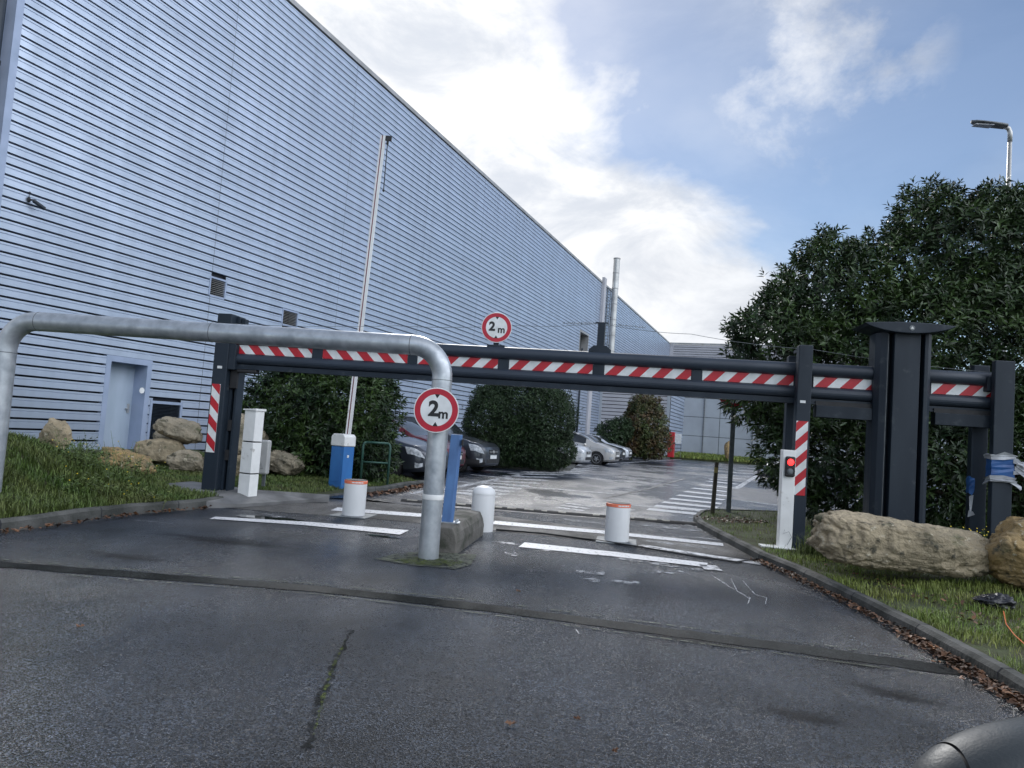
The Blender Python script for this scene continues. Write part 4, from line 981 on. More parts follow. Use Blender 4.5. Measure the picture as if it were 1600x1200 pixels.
def retract(px, py, label, rz=0):
    p = G(px, py); t = thing('retractable_bollard', label, 'bollard', p, rz, 'white retractable bollards with an orange band')
    mb = MB(); r0 = .163; mb.lathe([(r0, 0), (r0, .47)], 40); mb.build('cylinder', M_wpl, t, True, autos=R(40))
    mb = MB(); mb.lathe([(r0 + .001, .4705), (r0 + .004, .474), (r0 + .004, .512), (r0 - .002, .516)], 40); mb.build('orange_band', M_orange, t, True, autos=R(40))
    mb = MB()
    for a_ in range(-78, -20, 5):
        th = R(a_ - 10); c = Vector((math.cos(th), math.sin(th), 0)) * (r0 + .0048); tq = Vector((-math.sin(th), math.cos(th), 0)) * (.004 + .002 * (a_ % 3)); mb.add([c - tq + Vector((0, 0, .484)), c + tq + Vector((0, 0, .484)), c + tq + Vector((0, 0, .502)), c - tq + Vector((0, 0, .502))], [(0, 1, 2, 3)])
    mb.build('band_marks', M_refw, t)
    mb = MB(); mb.lathe([(r0 - .004, .5165), (r0 - .010, .524), (.0, .526)], 40); mb.build('cap', M_plast, t)
    mb = MB(); mb.prism([(-.27, -.27), (.27, -.27), (.27, .27), (-.27, .27)], .0, .016); mb.build('ground_plate', M_post, t, bevel=.004)
    return t
t1 = retract(552, 806, 'white retractable bollard with orange band in the left lane, left of the arch column', gyaw)
t2 = retract(963, 846, 'white retractable bollard with orange band in the middle of the right lane', gyaw)
p = G(752, 829)
t = thing('fixed_bollard', 'plain white domed bollard behind the concrete block', 'bollard', p)
mb = MB(); r0 = .158; mb.lathe([(r0, 0), (r0, .50)], 40); mb.build('cylinder', M_wpl, t, True, autos=R(40))
mb = MB(); mb.lathe([(r0 + .004, .502), (r0 + .004, .52), (r0 - .003, .54), (r0 * .86, .572), (r0 * .62, .598), (r0 * .3, .612), (.001, .616)], 40); mb.build('dome', M_wpl, t, True, autos=R(60))

# concrete block with the blue boom rest on it
b0 = G(714, 866); b1 = G(757, 834)
dv = (b1 - b0); dv.z = 0; ln = dv.length; byaw = math.atan2(dv.y, dv.x); bh = .30
t = thing('concrete_block', 'weathered concrete kerb block between the lanes behind the arch column', 'concrete block', (b0.x, b0.y, 0), byaw)
mb = MB(); wd_ = .42; nx = 16
def blk():
    vs = []
    prof_ = [(0, 0), (.0, bh * .45), (.02, bh * .75), (.06, bh), (wd_ / 2, bh + .012), (wd_ - .06, bh), (wd_ - .02, bh * .75), (wd_, bh * .45), (wd_, 0)]
    for i in range(nx + 1):
        x = ln * i / nx; e = 1 - .10 * max(0, (abs(i / nx - .5) * 2 - .86) / .14) ** 2
        for y, z in prof_: vs.append((x, wd_ / 2 + (y - wd_ / 2) * e + .006 * mnoise.noise(Vector((x * 5, y * 5, z * 5))), z * e))
    n = len(prof_)
    return vs, [(i * n + k, (i + 1) * n + k, (i + 1) * n + k + 1, i * n + k + 1) for i in range(nx) for k in range(n - 1)] + [tuple(range(n)), tuple(nx * n + k for k in range(n))]
mb.add(*blk()); mb.build('block', M_conc, t, bevel=.008)
p = D(699, 815, b0.y + .28)
bp = G(699, 817, bh)
t = thing('boom_rest_post', 'leaning weathered blue steel post bolted on the concrete block', 'post', (bp.x, bp.y, bh + .008), 0)
tp = D(714, 679, bp.y + .05) - Vector((bp.x, bp.y, bh + .008))
mb = MB(); wq = .065; vs = []
for s in (0, 1):
    c = tp * s
    for a_, b_ in ((-wq, -.05), (wq * .6, -.05), (wq, -.02), (wq, .06), (-wq, .06)): vs.append(c + Vector((a_, b_, 0)))
mb.add(vs, [(4, 3, 2, 1, 0), (5, 6, 7, 8, 9)] + [(i, (i + 1) % 5, 5 + (i + 1) % 5, 5 + i) for i in range(5)]); mb.build('post', M_blue2, t, bevel=.004)
mb = MB(); mb.box(-.09, .14, -.09, .09, 0, .01)
for x, y in ((.10, -.05), (.11, .05)): mb.lathe([(.014, .01), (.014, .035)], 6, Matrix.Translation((x, y, 0)))
mb.build('foot_plate', M_gal, t)
mb = MB(); mb.box(tp.x + .066, tp.x + .085, -.03, .03, tp.z - .12, tp.z - .05); mb.build('catch', M_plast, t)

# rubber strip with pale studs across the car park mouth
a_, b_ = G(628, 783), G(1122, 823); dv = b_ - a_; dv.z = 0; ly = dv.length; sy = math.atan2(dv.y, dv.x)
t = thing('rubber_ramp', 'low rubber speed strip with pale blocks across the car park entrance', 'speed bump', (a_.x, a_.y, 0), sy)
mb = MB(); mb.prism([(-.11, .012), (-.05, .04), (.05, .04), (.11, .012), (.11, .0), (-.11, .0)], 0, ly, 'x'); mb.build('base', M_rub, t)
mb = MB(); x = .1
r_ = random.Random(5)
while x < ly:
    if r_.random() < .8: mb.prism([(-.075, .031), (-.045, .0445), (.0, .046), (.0, .041), (-.04, .0405), (-.07, .028)], x, x + r_.uniform(.1, .22), 'x')
    x += .3
mb.build('pale_blocks', pm('pale_rubber', (.42, .40, .33), (.22, .21, .18), 9, .6), t)
# cable along the gate line
P = [G(x, y) + Vector((0, 0, .015)) for x, y in ((775, 829), (850, 835), (935, 846), (1010, 858), (1090, 872), (1150, 880), (1190, 874))]
mb = MB(); mb.tube(P, .011, 8); o = mb.build('ground_cable', M_plast, None, True); tag(o, 'black cable lying across the right lane under the gate beam', 'cable')

# ================================================================== POSTS IN THE CAR PARK
p = G(1138, 801, .1)
t = thing('sign_post', 'grey metal pole holding a round red bordered sign hidden in the laurel', 'sign', (p.x, p.y, .08))
ze = D(1146, 615, p.y).z - .13
mb = MB(); mb.box(-.045, .045, -.02, .02, 0, ze + .35); mb.build('pole', M_post, t, bevel=.008)
mb = MB(); Mx = Matrix.Translation((-.0, -.03, ze + .13)) @ Matrix.Rotation(R(90), 4, 'X'); mb.lathe([(.38, 0), (.38, .012)], 48, Mx); o = mb.build('sign_plate', M_refw, t)
mb = MB(); Mx = Matrix.Translation((-.0, -.0, ze + .13)) @ Matrix.Rotation(R(90), 4, 'X'); mb.lathe([(.27, .0425), (.37, .0425), (.37, .044), (.27, .044)], 48, Mx); mb.f = mb.f[:-2]; mb.mi = mb.mi[:-2]; mb.build('red_border', M_red, o)
p = G(1113, 803, .1)
t = thing('wooden_stake', 'short weathered stake left of the grey metal pole on the grass tip', 'stake', (p.x, p.y, .08))
tz = D(1120, 722, p.y); mb = MB()
vs = []
for s in (0, .5, 1):
    for a_, b_ in ((-.035, -.03), (.035, -.03), (.035, .03), (-.035, .03)): vs.append((a_ * (1 - .1 * s) + (tz.x - p.x) * s, b_, (tz.z - .08) * s))
mb.add(vs, [(3, 2, 1, 0), (8, 9, 10, 11)] + [(i + 4 * j, (i + 1) % 4 + 4 * j, 4 + (i + 1) % 4 + 4 * j, 4 + i + 4 * j) for i in range(4) for j in range(2)]); mb.build('stake', M_wood, t, bevel=.004)
mb = MB(); mb.box((tz.x - p.x) * .8 - .045, (tz.x - p.x) * .8 + .02, -.04, -.031, (tz.z - .08) * .80, (tz.z - .08) * .9); mb.build('tag_plate', pm('ochre_paint', (.35, .28, .10), None, 9, .6), t)

# street lamp
yl = 18.0; a_ = D(1571, 330, yl); c_ = D(1580, 205, yl)
t = thing('street_lamp', 'tall grey street lamp rising behind the laurel at the right', 'street lamp', (a_.x + (a_.x - c_.x) * 0, yl, 0))
HLp = D(1580, 200, yl).z
x_ = D(1577, 250, yl).x - a_.x
mb = MB(); mb.tube([(x_, 0, 0), (x_, 0, 1.5), (x_, 0, HLp - .35)], [.10, .075, .048], 16); mb.build('pole', M_steel, t, True)
mb = MB(); mb.tube([(x_, 0, HLp - .36), (x_, 0, HLp - .12), (x_ - .04, -.0, HLp - .02), (x_ - .14, -.0, HLp + .02)], .055, 14); mb.build('elbow', M_steel, t, True)
hx = x_ - .12; mb = MB(); sec = []
for i in range(11):
    s = i / 10; x = hx - .86 * s; w_ = .15 * math.sin(math.pi * min(1, .22 + s * .62)) ** .5; 
    if i == 10: w_ *= .45
    hgt = .075 * (1 - .35 * s); zc = HLp + .02 + .06 * s
    for k in range(16): q = 2 * math.pi * k / 16; sec.append((x, w_ * math.cos(q), zc + hgt * (math.sin(q) if math.sin(q) > 0 else .6 * math.sin(q))))
mb.add(sec, [(i * 16 + k, i * 16 + (k + 1) % 16, (i + 1) * 16 + (k + 1) % 16, (i + 1) * 16 + k) for i in range(10) for k in range(16)] + [tuple(range(16)), tuple(160 + k for k in range(16))])
mb.build('lamp_head', M_post, t, True, autos=R(60))
mb = MB(); mb.prism([(hx - .80, -.09), (hx - .35, -.12), (hx - .35, .12), (hx - .80, .09)], HLp + .0, HLp + .010, 'z'); mb.build('lamp_glass', M_lens, t)

# ================================================================== BOULDERS
def boulder(name, label, px, py, rpx, rz_m, ry_m, dist, mat, seed, yaw=0, rough=.28, zbase=.1, flat=1.0, tilt=0, group=None):
    """px,py centre; rpx half width in pixels; rz_m, ry_m half height and half depth in metres"""
    c = D(px, py, dist); rx = rpx * dist / FPX
    fr = random.Random(seed * 7 + 1); planes = []
    for _ in range(5 if rpx > 100 else 16):
        n_ = Vector((fr.gauss(0, 1), fr.gauss(0, 1), fr.gauss(0, .8))).normalized(); planes.append((n_, fr.uniform(.84 if rpx > 100 else .78, 1.0)))
    bm = bmesh.new(); bmesh.ops.create_icosphere(bm, subdivisions=6 if rpx > 60 else 5, radius=1)
    for v in bm.verts:
        p = v.co.copy(); s = Vector((seed * 3.1, seed * 1.7, seed))
        k = 1.0
        q = Vector((math.copysign(abs(p.x) ** .62, p.x), math.copysign(abs(p.y) ** .7, p.y), math.copysign(abs(p.z) ** .66, p.z)))
        q /= max(.001, (abs(q.x) ** 3.2 + abs(q.y) ** 3.2 + abs(q.z) ** 3.2) ** (1 / 3.2))
        for n_, o_ in planes:
            e_ = q.dot(n_) - o_
            if e_ > 0: q = q - n_ * e_ * .92
        qq = Vector((q.x * rx / rz_m, q.y, q.z)) if rx > rz_m else q
        st = Vector((qq.x * 1.1, qq.y, qq.z * 4.2))
        d = mnoise.noise(q * 1.1 + s) * rough + mnoise.noise(qq * 2.2 + s) * rough * .40 + mnoise.noise(qq * 5 + s) * rough * .18 + mnoise.noise(qq * 12 + s) * rough * .09 + mnoise.noise(qq * 26 + s) * rough * .05
        d -= max(0, .16 - abs(mnoise.noise(qq * 2.4 + s * 2))) * rough * 1.7 + max(0, .14 - abs(mnoise.noise(st * .8 + s * 3))) * rough * 1.4
        q *= (1 + d)
        v.co = Vector((q.x * rx, q.y * ry_m, q.z * rz_m))
    bmesh.ops.rotate(bm, verts=bm.verts, cent=(0, 0, 0), matrix=Matrix.Rotation(tilt, 3, 'Y'))
    me = bpy.data.meshes.new(name); bm.to_mesh(me); bm.free(); me.materials.append(mat); me.polygons.foreach_set('use_smooth', [True] * len(me.polygons))
    o = bpy.data.objects.new(name, me); col.objects.link(o); o.location = c; o.rotation_euler = (0, 0, yaw)
    tag(o, label, 'boulder', group); return o
gb = 'sandstone boulders in front of the warehouse'
boulder('boulder', 'long flat topped sandstone boulder in the grass in front of the winch tower', 1406, 848, 128, .275, .42, 7.85, M_rockb, 3, -.08, .15, tilt=.05)
boulder('boulder', 'ochre boulder cut by the right edge of the picture', 1645, 872, 96, .38, .5, 7.5, M_rock3, 8, 0, .16)
boulder('boulder', 'small pale upright boulder half hidden in the tall grass, leftmost', 88, 682, 19, .30, .3, 12.6, M_rock, 5, 0, .25)
boulder('boulder', 'ochre boulder sloping down in the grass in front of the grey door', 195, 728, 46, .27, .4, 13.2, M_rock3, 6, .2, .22, tilt=.22)
boulder('boulder', 'grooved grey boulder lying on top of the pile beside the low grille', 283, 674, 38, .24, .4, 15.2, M_rock2, 9, 0, .22, tilt=.18, group=gb)
boulder('boulder', 'blocky tan boulder at the lower left of the pile', 258, 707, 44, .26, .4, 15.0, M_rock, 12, 0, .16, group=gb)
boulder('boulder', 'small rough brown boulder at the foot of the pile by the left gate post', 294, 722, 27, .24, .35, 14.4, M_rock2, 14, 0, .26, group=gb)
boulder('boulder', 'grey boulder wedged behind the pile against the grille', 262, 690, 20, .3, .3, 15.9, M_rock2, 15, 0, .25, group=gb)
boulder('boulder', 'large leaning brown boulder between the left gate post and the white pillar', 378, 690, 34, .52, .5, 15.0, M_rock2, 17, 0, .25, group=gb)
boulder('boulder', 'low brown boulder on the grass right behind the left gate post', 362, 728, 22, .20, .3, 14.3, M_rock, 19, 0, .25, group=gb)
boulder('boulder', 'long low grey boulder under the left hedge behind the white pillar', 440, 722, 36, .22, .4, 15.2, M_rock2, 21, 0, .25, tilt=.25, group=gb)
boulder('boulder', 'small yellowish boulder on the far grass bank left of the grey metal pole', 1138, 704, 6.5, .75, .4, 61.5, M_rock3, 23, 0, .2)

# ================================================================== FOLIAGE
def leaves(blobs, n, size, wid, mat, parent, seed, up=.35, shell=(.72, 1.05), sprig=7, droop=.25, clump=.0, name='leaves', zmin=.1):
    """blobs: (centre, rx, ry, rz). Sprigs of lance shaped leaves spread through the outer shell of every blob"""
    g = np.random.default_rng(seed); C = np.array([list(b[0]) for b in blobs]); Rr = np.array([[b[1], b[2], b[3]] for b in blobs])
    wt = (Rr[:, 0] * Rr[:, 2] + Rr[:, 1] * Rr[:, 2] + Rr[:, 0] * Rr[:, 1]); idx = g.choice(len(blobs), n, p=wt / wt.sum())
    d = g.normal(size=(n, 3)); d /= np.linalg.norm(d, axis=1)[:, None]
    rad = shell[0] + (shell[1] - shell[0]) * g.random(n) ** .7
    # lumpy outline
    s0 = g.random(3) * 10
    lump = np.array([mnoise.noise(Vector((x * 1.7 + s0[0] + i, y * 1.7, z * 1.7))) for (x, y, z), i in zip(d * 1.2, idx)]); rad = rad * (1 + .20 * lump)
    P = C[idx] + d * Rr[idx] * rad[:, None]
    ok = P[:, 2] > zmin
    # drop most sprigs buried deep inside another blob
    for j in range(len(blobs)):
        q = ((P - C[j]) / Rr[j]); inside = (q ** 2).sum(1) < .48; ok &= ~(inside & (idx != j) & (g.random(n) < .8))
    P = P[ok]; d = d[ok]; m_ = len(P)
    A = d + g.normal(size=(m_, 3)) * .45; A[:, 2] += up; A /= np.linalg.norm(A, axis=1)[:, None]      # shoot axis
    ref = np.where(np.abs(A[:, 2:3]) > .9, np.array([[1., 0, 0]]), np.array([[0, 0, 1.]])); B = np.cross(A, ref); B /= np.linalg.norm(B, axis=1)[:, None]; Cc = np.cross(A, B)
    Vs = []; ph0 = g.random(m_) * 6.28
    for k in range(sprig):
        ph = ph0 + k * 2.4 + g.normal(size=m_) * .2; open_ = .45 + .75 * (1 - k / sprig) + g.normal(size=m_) * .12
        L = size * (.75 + .5 * g.random(m_)) * (1 - .35 * k / sprig)
        rd = np.cos(ph)[:, None] * B + np.sin(ph)[:, None] * Cc
        dr_ = A * np.cos(open_)[:, None] + rd * np.sin(open_)[:, None]; dr_[:, 2] -= droop * g.random(m_); dr_ /= np.linalg.norm(dr_, axis=1)[:, None]
        sd_ = np.cross(dr_, rd * 0 + A + g.normal(size=(m_, 3)) * .3); sd_ /= (np.linalg.norm(sd_, axis=1)[:, None] + 1e-6); nm = np.cross(sd_, dr_)
        b_ = P + A * (size * .9 * (k / sprig - .4))[..., None] if False else P + A * (size * .9 * (k / sprig - .4))
        w_ = wid * (L / size)
        mid = b_ + dr_ * (L * .45)[:, None]; tip = b_ + dr_ * L[:, None] - np.array([0, 0, 1]) * (L * .10)[:, None]
        Vs.append(np.stack([b_, mid + sd_ * w_[:, None] + nm * (w_ * .35)[:, None], tip, mid - sd_ * w_[:, None] + nm * (w_ * .35)[:, None]], 1))
    V = np.concatenate(Vs).reshape(-1, 3); q = len(V) // 4; i4 = np.arange(q)[:, None] * 4
    F = np.concatenate([i4 + np.array([[0, 1, 2]]), i4 + np.array([[0, 2, 3]])])
    if parent is not None: V = V - np.array(list(parent.location))
    return np_mesh(name, V, F, mat, parent)
def stems(t, base, tops, r=.05, name='trunk'):
    mb = MB(); 
    for q in tops:
        q = Vector(q) - Vector(base); mid = q * .5 + Vector((random.uniform(-.15, .15), random.uniform(-.15, .15), 0)); mb.tube([(random.uniform(-.12, .12), random.uniform(-.12, .12), -.05), mid, q], [r, r * .7, r * .3], 7)
    return mb.build(name, M_bark, t, True)
def shrub(name, label, blobs, n, size, wid, mat, seed, base, cat='shrub', shoots=0, **kw):
    t = thing(name, label, cat, base)
    leaves(blobs, n, size, wid, mat, t, seed, name='crown', **kw)
    if shoots:
        k2 = dict(kw); k2['shell'] = (1.02, 1.20); k2['up'] = 1.3; leaves(blobs, shoots, size * .95, wid, mat, t, seed + 100, name='shoots', **k2)
    stems(t, base, [b[0] for b in blobs], .05)
    return t
def B(px, py, dist, r, rx=None, ry=None): c = D(px, py, dist); return (c, rx or r, ry or r, r)
# right laurel, the big one
lb = [B(1480, 400, 13.6, 1.15, 1.2), B(1395, 450, 13.6, 1.05), B(1560, 400, 13.8, 1.2), B(1300, 480, 13.4, 1.1), B(1650, 420, 13.8, 1.5),
      B(1225, 545, 13.0, .95), B(1185, 610, 12.9, .62), B(1300, 600, 13.0, 1.3), B(1400, 560, 13.0, 1.4), B(1500, 530, 13.2, 1.5), B(1610, 560, 13.2, 1.6),
      B(1265, 700, 12.6, .85), B(1340, 730, 12.6, 1.1), B(1440, 720, 12.4, 1.2), B(1540, 730, 12.4, 1.2), B(1650, 730, 12.4, 1.4),
      B(1450, 335, 13.8, .6), B(1290, 408, 13.5, .55), B(1560, 335, 13.8, .55), B(1175, 520, 13.0, .35), B(1225, 470, 13.2, .40)]
bs = G(1400, 800); 
shrub('laurel_tree', 'huge dark glossy laurel filling the right side behind the gate', lb, 19000, .165, .0235, M_leaf, 21, (bs.x, 13.2, .15), 'tree', shoots=900, up=.5, shell=(.55, 1.08), sprig=8)
# left hedge
lb = [B(470, 640, 16.2, 1.15, 1.1), B(545, 640, 16.3, 1.15, 1.1), B(505, 620, 16.3, 1.1, 1.3), B(440, 690, 16.0, .85), B(560, 700, 16.0, .8, .8), B(500, 700, 16.0, .95), B(585, 620, 16.4, .6, .5), B(415, 640, 16.0, .55, .5), B(480, 585, 16.2, .5), B(560, 590, 16.3, .55), B(420, 705, 15.8, .5)]
shrub('laurel_bush', 'broad dark laurel bush behind the raised barrier boom', lb, 8500, .14, .022, M_leaf, 31, (D(505, 740, 16.2).x, 16.2, .2), shoots=300, up=.35, shell=(.6, 1.04), sprig=8)
# middle clipped hedge
lb = [B(775, 655, 27.5, 1.35, 1.15), B(850, 655, 27.5, 1.35, 1.15), B(812, 640, 27.5, 1.3, 1.6), B(775, 700, 27.2, .85, 1.1), B(850, 700, 27.2, .85, 1.1), B(815, 690, 27.2, .95, 1.3)]
shrub('clipped_hedge', 'dark green clipped block hedge on the kerbed island between the two rows of cars', lb, 24000, .11, .02, M_leaf2, 41, (D(812, 720, 27.3).x, 27.4, .15), shoots=700, up=.15, shell=(.82, 1.02), sprig=5)
# small reddish bush
lb = [B(1008, 665, 50, 2.0, 1.45), B(1005, 645, 50, 1.3, 1.1), B(1015, 690, 49.5, 1.1, 1.5), B(985, 690, 49.5, 1.0, 1.2)]
shrub('autumn_bush', 'tall bush turning reddish brown on the far kerbed island', lb, 5200, .17, .05, M_leaf3, 51, (D(1008, 712, 50).x, 50, .15), up=.4, shell=(.5, 1.08), sprig=5)
lb = [B(955, 680, 48.5, .95, 1.0), B(970, 672, 48.5, .8, .8), B(950, 695, 48.5, .7, .8)]
shrub('small_bush', 'low dark green bush left of the reddish brown bush', lb, 2200, .16, .045, M_leaf2, 52, (D(958, 712, 48.5).x, 48.5, .15), up=.4, shell=(.5, 1.08), sprig=5)

# ---------------- grass
def blades(P, H, mat, name, seed, w_=.004, lean=.5, kind='stuff', label=None, cat='grass'):
    g = np.random.default_rng(seed); n = len(P); a = g.random(n) * 6.28; H = H * (.5 + g.random(n))
    dx = np.stack([np.cos(a), np.sin(a), np.zeros(n)], 1); px_ = np.stack([-np.sin(a), np.cos(a), np.zeros(n)], 1)
    le = lean * g.random(n) * H; W = w_ * (.7 + .6 * g.random(n))
    b0 = P - px_ * W[:, None]; b1 = P + px_ * W[:, None]; mid = P + dx * (le * .35)[:, None] + np.array([0, 0, 1]) * (H * .6)[:, None]; tip = P + dx * le[:, None] + np.array([0, 0, 1]) * (H * (1 - .25 * lean))[:, None]
    V = np.stack([b0, b1, mid + px_ * (W * .7)[:, None], mid - px_ * (W * .7)[:, None], tip], 1).reshape(-1, 3); i5 = np.arange(n)[:, None] * 5
    F = np.concatenate([i5 + np.array([[0, 1, 2]]), i5 + np.array([[0, 2, 3]]), i5 + np.array([[3, 2, 4]])])
    o = np_mesh(name, V, F, mat); tag(o, label, cat, None, kind); return o
def scatter_rows(rows, hf, n, seed, kmin=0, kmax=30, imin=0, imax=None, pw=1.0):
    g = np.random.default_rng(seed); out_ = []; imax = imax or len(rows) - 1
    A = []
    for i in range(imin, imax):
        for k in range(kmin, kmax):
            a_, b_, c_, d_ = rows[i][k], rows[i + 1][k], rows[i + 1][k + 1], rows[i][k + 1]
            ar = ((c_ - a_).cross(d_ - b_)).length / 2; dist = max(2.5, ((a_ + c_) / 2).length); A.append((ar / dist ** pw, i, k))
    w_ = np.array([x[0] for x in A]); w_ /= w_.sum(); ch = g.choice(len(A), n, p=w_)
    for j in ch:
        _, i, k = A[j]; s, t_ = g.random(), g.random()
        p = rows[i][k].lerp(rows[i + 1][k], s).lerp(rows[i][k + 1].lerp(rows[i + 1][k + 1], s), t_)
        out_.append((p.x, p.y, hf(p.x, p.y, (p - rows[i][0].lerp(rows[i + 1][0], s)).length)))
    return np.array(out_)
Pg = scatter_rows(rowsR, hright, 150000, 5, 0, 16, pw=1.6)
# thin the grass where the shade of the laurel keeps the soil bare
keep = (Pg[:, 1] < 9.6) | (rng.random(len(Pg)) < .30); Pg = Pg[keep]
cl_ = np.array([mnoise.noise(Vector((x * 2.2, y * 2.2, 9))) for x, y, z in Pg]); keep = rng.random(len(Pg)) < .70 + cl_ * 1.2; Pg = Pg[keep]; cl_ = cl_[keep]
blades(Pg, .042 + .05 * np.clip(cl_ + .2, 0, 1), M_grass, 'verge_grass', 6, .003, .8, label='bright short grass on the verge along the right kerb')
g_ = np.random.default_rng(77); tuft = []
for (px, py, r_, n_) in ((1300, 865, .30, 1500), (1340, 872, .35, 1500), (1380, 880, .3, 900), (1475, 885, .35, 900), (1520, 880, .3, 1100), (1560, 892, .4, 900)):
    c = G(px, py, .15); q = g_.normal(size=(n_, 2)) * r_ * np.array([.6, .3]); tuft.append(np.stack([c.x + q[:, 0], c.y + q[:, 1] - .05, np.full(n_, .13)], 1))
blades(np.concatenate(tuft), .22, M_grassd, 'tall_grass', 8, .004, .9, label='tall rough grass growing against the foot of the right boulders')
Pg = scatter_rows(vlr, hleft, 120000, 9, 0, 34, pw=1.2)
cl_ = np.array([mnoise.noise(Vector((x * 1.4, y * 1.4, 4))) for x, y, z in Pg])
blades(Pg, .075 + .11 * np.clip(cl_ + .25, 0, 1), M_grassd, 'bank_grass', 10, .006, .9, label='long rough grass on the bank at the left')
Pg = scatter_rows(vlr2, h2, 45000, 12, 2, 36, pw=1)
fa, fb = A[0], A[3]
def infoot(x, y):
    inside = False; n = len(A)
    for i in range(n):
        a_, b_ = A[i], A[(i + 1) % n]
        if (a_.y > y) != (b_.y > y) and x < (b_.x - a_.x) * (y - a_.y) / (b_.y - a_.y) + a_.x: inside = not inside
    return inside
Pg = np.array([p for p in Pg if not infoot(p[0], p[1])])
blades(Pg, .055, M_grassd, 'lawn_grass', 13, .006, .8, label='short dark grass between the footway and the left hedge')
for pts, nm, seed, lab in ((isl1, 'island_grass', 14, 'grass around the foot of the clipped hedge island'), (isl2, 'island_grass', 15, 'grass on the far island under the bushes')):
    P = [G(*p) for p in pts]; c = sum(P, Vector()) / len(P); g = np.random.default_rng(seed); o_ = []
    for _ in range(9000):
        i = g.integers(len(P)); a_, b_ = P[i], P[(i + 1) % len(P)]; s, q = g.random(), g.random() ** .5; p = c.lerp(a_.lerp(b_, s), q * .9); o_.append((p.x, p.y, .12))
    blades(np.array(o_), .11, M_grassd, nm, seed, .012, .8, label=lab)
P = []
g = np.random.default_rng(16); x0_, x1_ = D(1042, 708, 62).x, D(1260, 720, 62).x
P = np.stack([x0_ + (x1_ - x0_) * g.random(12000), 61 + 6.5 * g.random(12000), np.full(12000, .2)], 1); P[:, 2] = .15 + (P[:, 1] - 61) / 7 * .3
blades(P, .22, M_grass, 'far_grass', 17, .03, .8, label='strip of grass along the foot of the far panel building')

# weeds with yellow flowers by the boulders and on the bank
def weeds(cs, label, name, seed, n=60, h=.45, fl=.55):
    g = np.random.default_rng(seed); mb = MB(); 
    for (c, spread, nn, hh) in cs:
        for k in range(nn):
            x, y = c.x + g.normal() * spread, c.y + g.normal() * spread * .6; H = hh * (.5 + .6 * g.random()); lx, ly = g.normal() * .10, g.normal() * .10; z0 = c.z
            mb.k = 0; mb.tube([(x, y, z0), (x + lx * .4, y + ly * .4, z0 + H * .6), (x + lx, y + ly, z0 + H)], [.003, .0025, .0015], 4, False)
            for q in range(6):
                s = .15 + .75 * g.random(); a_ = g.random() * 6.28; L_ = .03 + .05 * g.random(); b_ = Vector((x + lx * s, y + ly * s, z0 + H * s)); d_ = Vector((math.cos(a_), math.sin(a_), .4)) * L_; sd_ = Vector((-math.sin(a_), math.cos(a_), 0)) * L_ * .25
                mb.k = 0; mb.add([b_, b_ + d_ * .5 + sd_, b_ + d_, b_ + d_ * .5 - sd_], [(0, 1, 2, 3)])
            if g.random() < fl:
                t_ = Vector((x + lx, y + ly, z0 + H)); mb.k = 1; r_ = .009
                mb.add([t_ + Vector((r_ * math.cos(a_), r_ * math.sin(a_) * .7, r_ * .7 * math.sin(a_))) for a_ in [k2 * 1.047 for k2 in range(6)]], [tuple(range(6))])
    o = mb.build(name, [M_grassd, M_yel]); tag(o, label, 'weeds', None, 'stuff')
weeds([(G(1510, 880, .15), .16, 60, .40), (G(1530, 872, .15), .12, 40, .42), (G(1470, 890, .15), .2, 26, .2)], 'thin weeds dotted with yellow flowers between the right boulders', 'flowering_weeds', 3)
weeds([(D(130, 735, 10.2), .35, 90, .42), (D(115, 725, 11.0), .25, 40, .5), (D(200, 790, 9.9), .3, 60, .28), (D(110, 770, 9.4), .4, 60, .3), (D(205, 745, 11.4), .3, 40, .3)], 'straggly weeds with pale flowers on the left bank', 'bank_weeds', 4, fl=.12)

# fallen leaves in the gutter
def litter(path, n, wd, label, name, seed, size=.045, side=1, z=.012):
    g = np.random.default_rng(seed); Vs = []; P = chain(path, .05)
    for k in range(n):
        i = g.integers(len(P) - 1); t_ = (P[i + 1] - P[i]).normalized(); q = Vector((-t_.y, t_.x, 0)) * side; p = P[i] + q * (abs(g.normal()) * wd + .01); L_ = size * (.5 + g.random()); a_ = g.random() * 6.28
        u_ = Vector((math.cos(a_), math.sin(a_), g.normal() * .35)); v_ = Vector((-math.sin(a_), math.cos(a_), g.normal() * .35)); z0 = z + g.random() * .03 + L_ * .25; c = Vector((p.x, p.y, z0)); cu = g.random() * .4
        Vs += [c - u_ * L_, c + v_ * L_ * .55 + Vector((0, 0, L_ * cu)), c + u_ * L_ * .9, c - v_ * L_ * .55 + Vector((0, 0, L_ * cu))]
    V = np.array([list(v) for v in Vs]); i4 = np.arange(n)[:, None] * 4; o = np_mesh(name, V, np.concatenate([i4 + np.array([[0, 1, 2]]), i4 + np.array([[0, 2, 3]])]), M_litter); tag(o, label, 'leaves', None, 'stuff'); return o
litter([G(x, y) for x, y in ((1190, 880), (1240, 901), (1330, 946), (1430, 999))], 900, .045, 'brown fallen leaves gathered in the gutter of the right kerb', 'leaf_litter', 1, .019, -1)
litter([G(x, y) for x, y in ((1430, 999), (1520, 1050), (1600, 1098), (1680, 1145))], 1400, .065, 'deep drift of brown fallen leaves at the near end of the right kerb', 'leaf_litter', 2, .02, -1)
litter([G(x, y) for x, y in ((0, 835), (60, 827), (210, 806), (330, 795))], 160, .04, 'few brown leaves along the left kerb', 'leaf_litter', 3, .03, -1)
litter([G(x, y) for x, y in ((545, 776), (600, 771), (660, 759))], 500, .12, 'brown leaves along the kerb below the green railing', 'leaf_litter', 4, .04, -1)
litter([G(x, y, .1) for x, y in ((1130, 820), (1210, 822))], 260, .35, 'brown leaves scattered on the grass tip round the metal pole', 'leaf_litter', 5, .026, 1, .12)
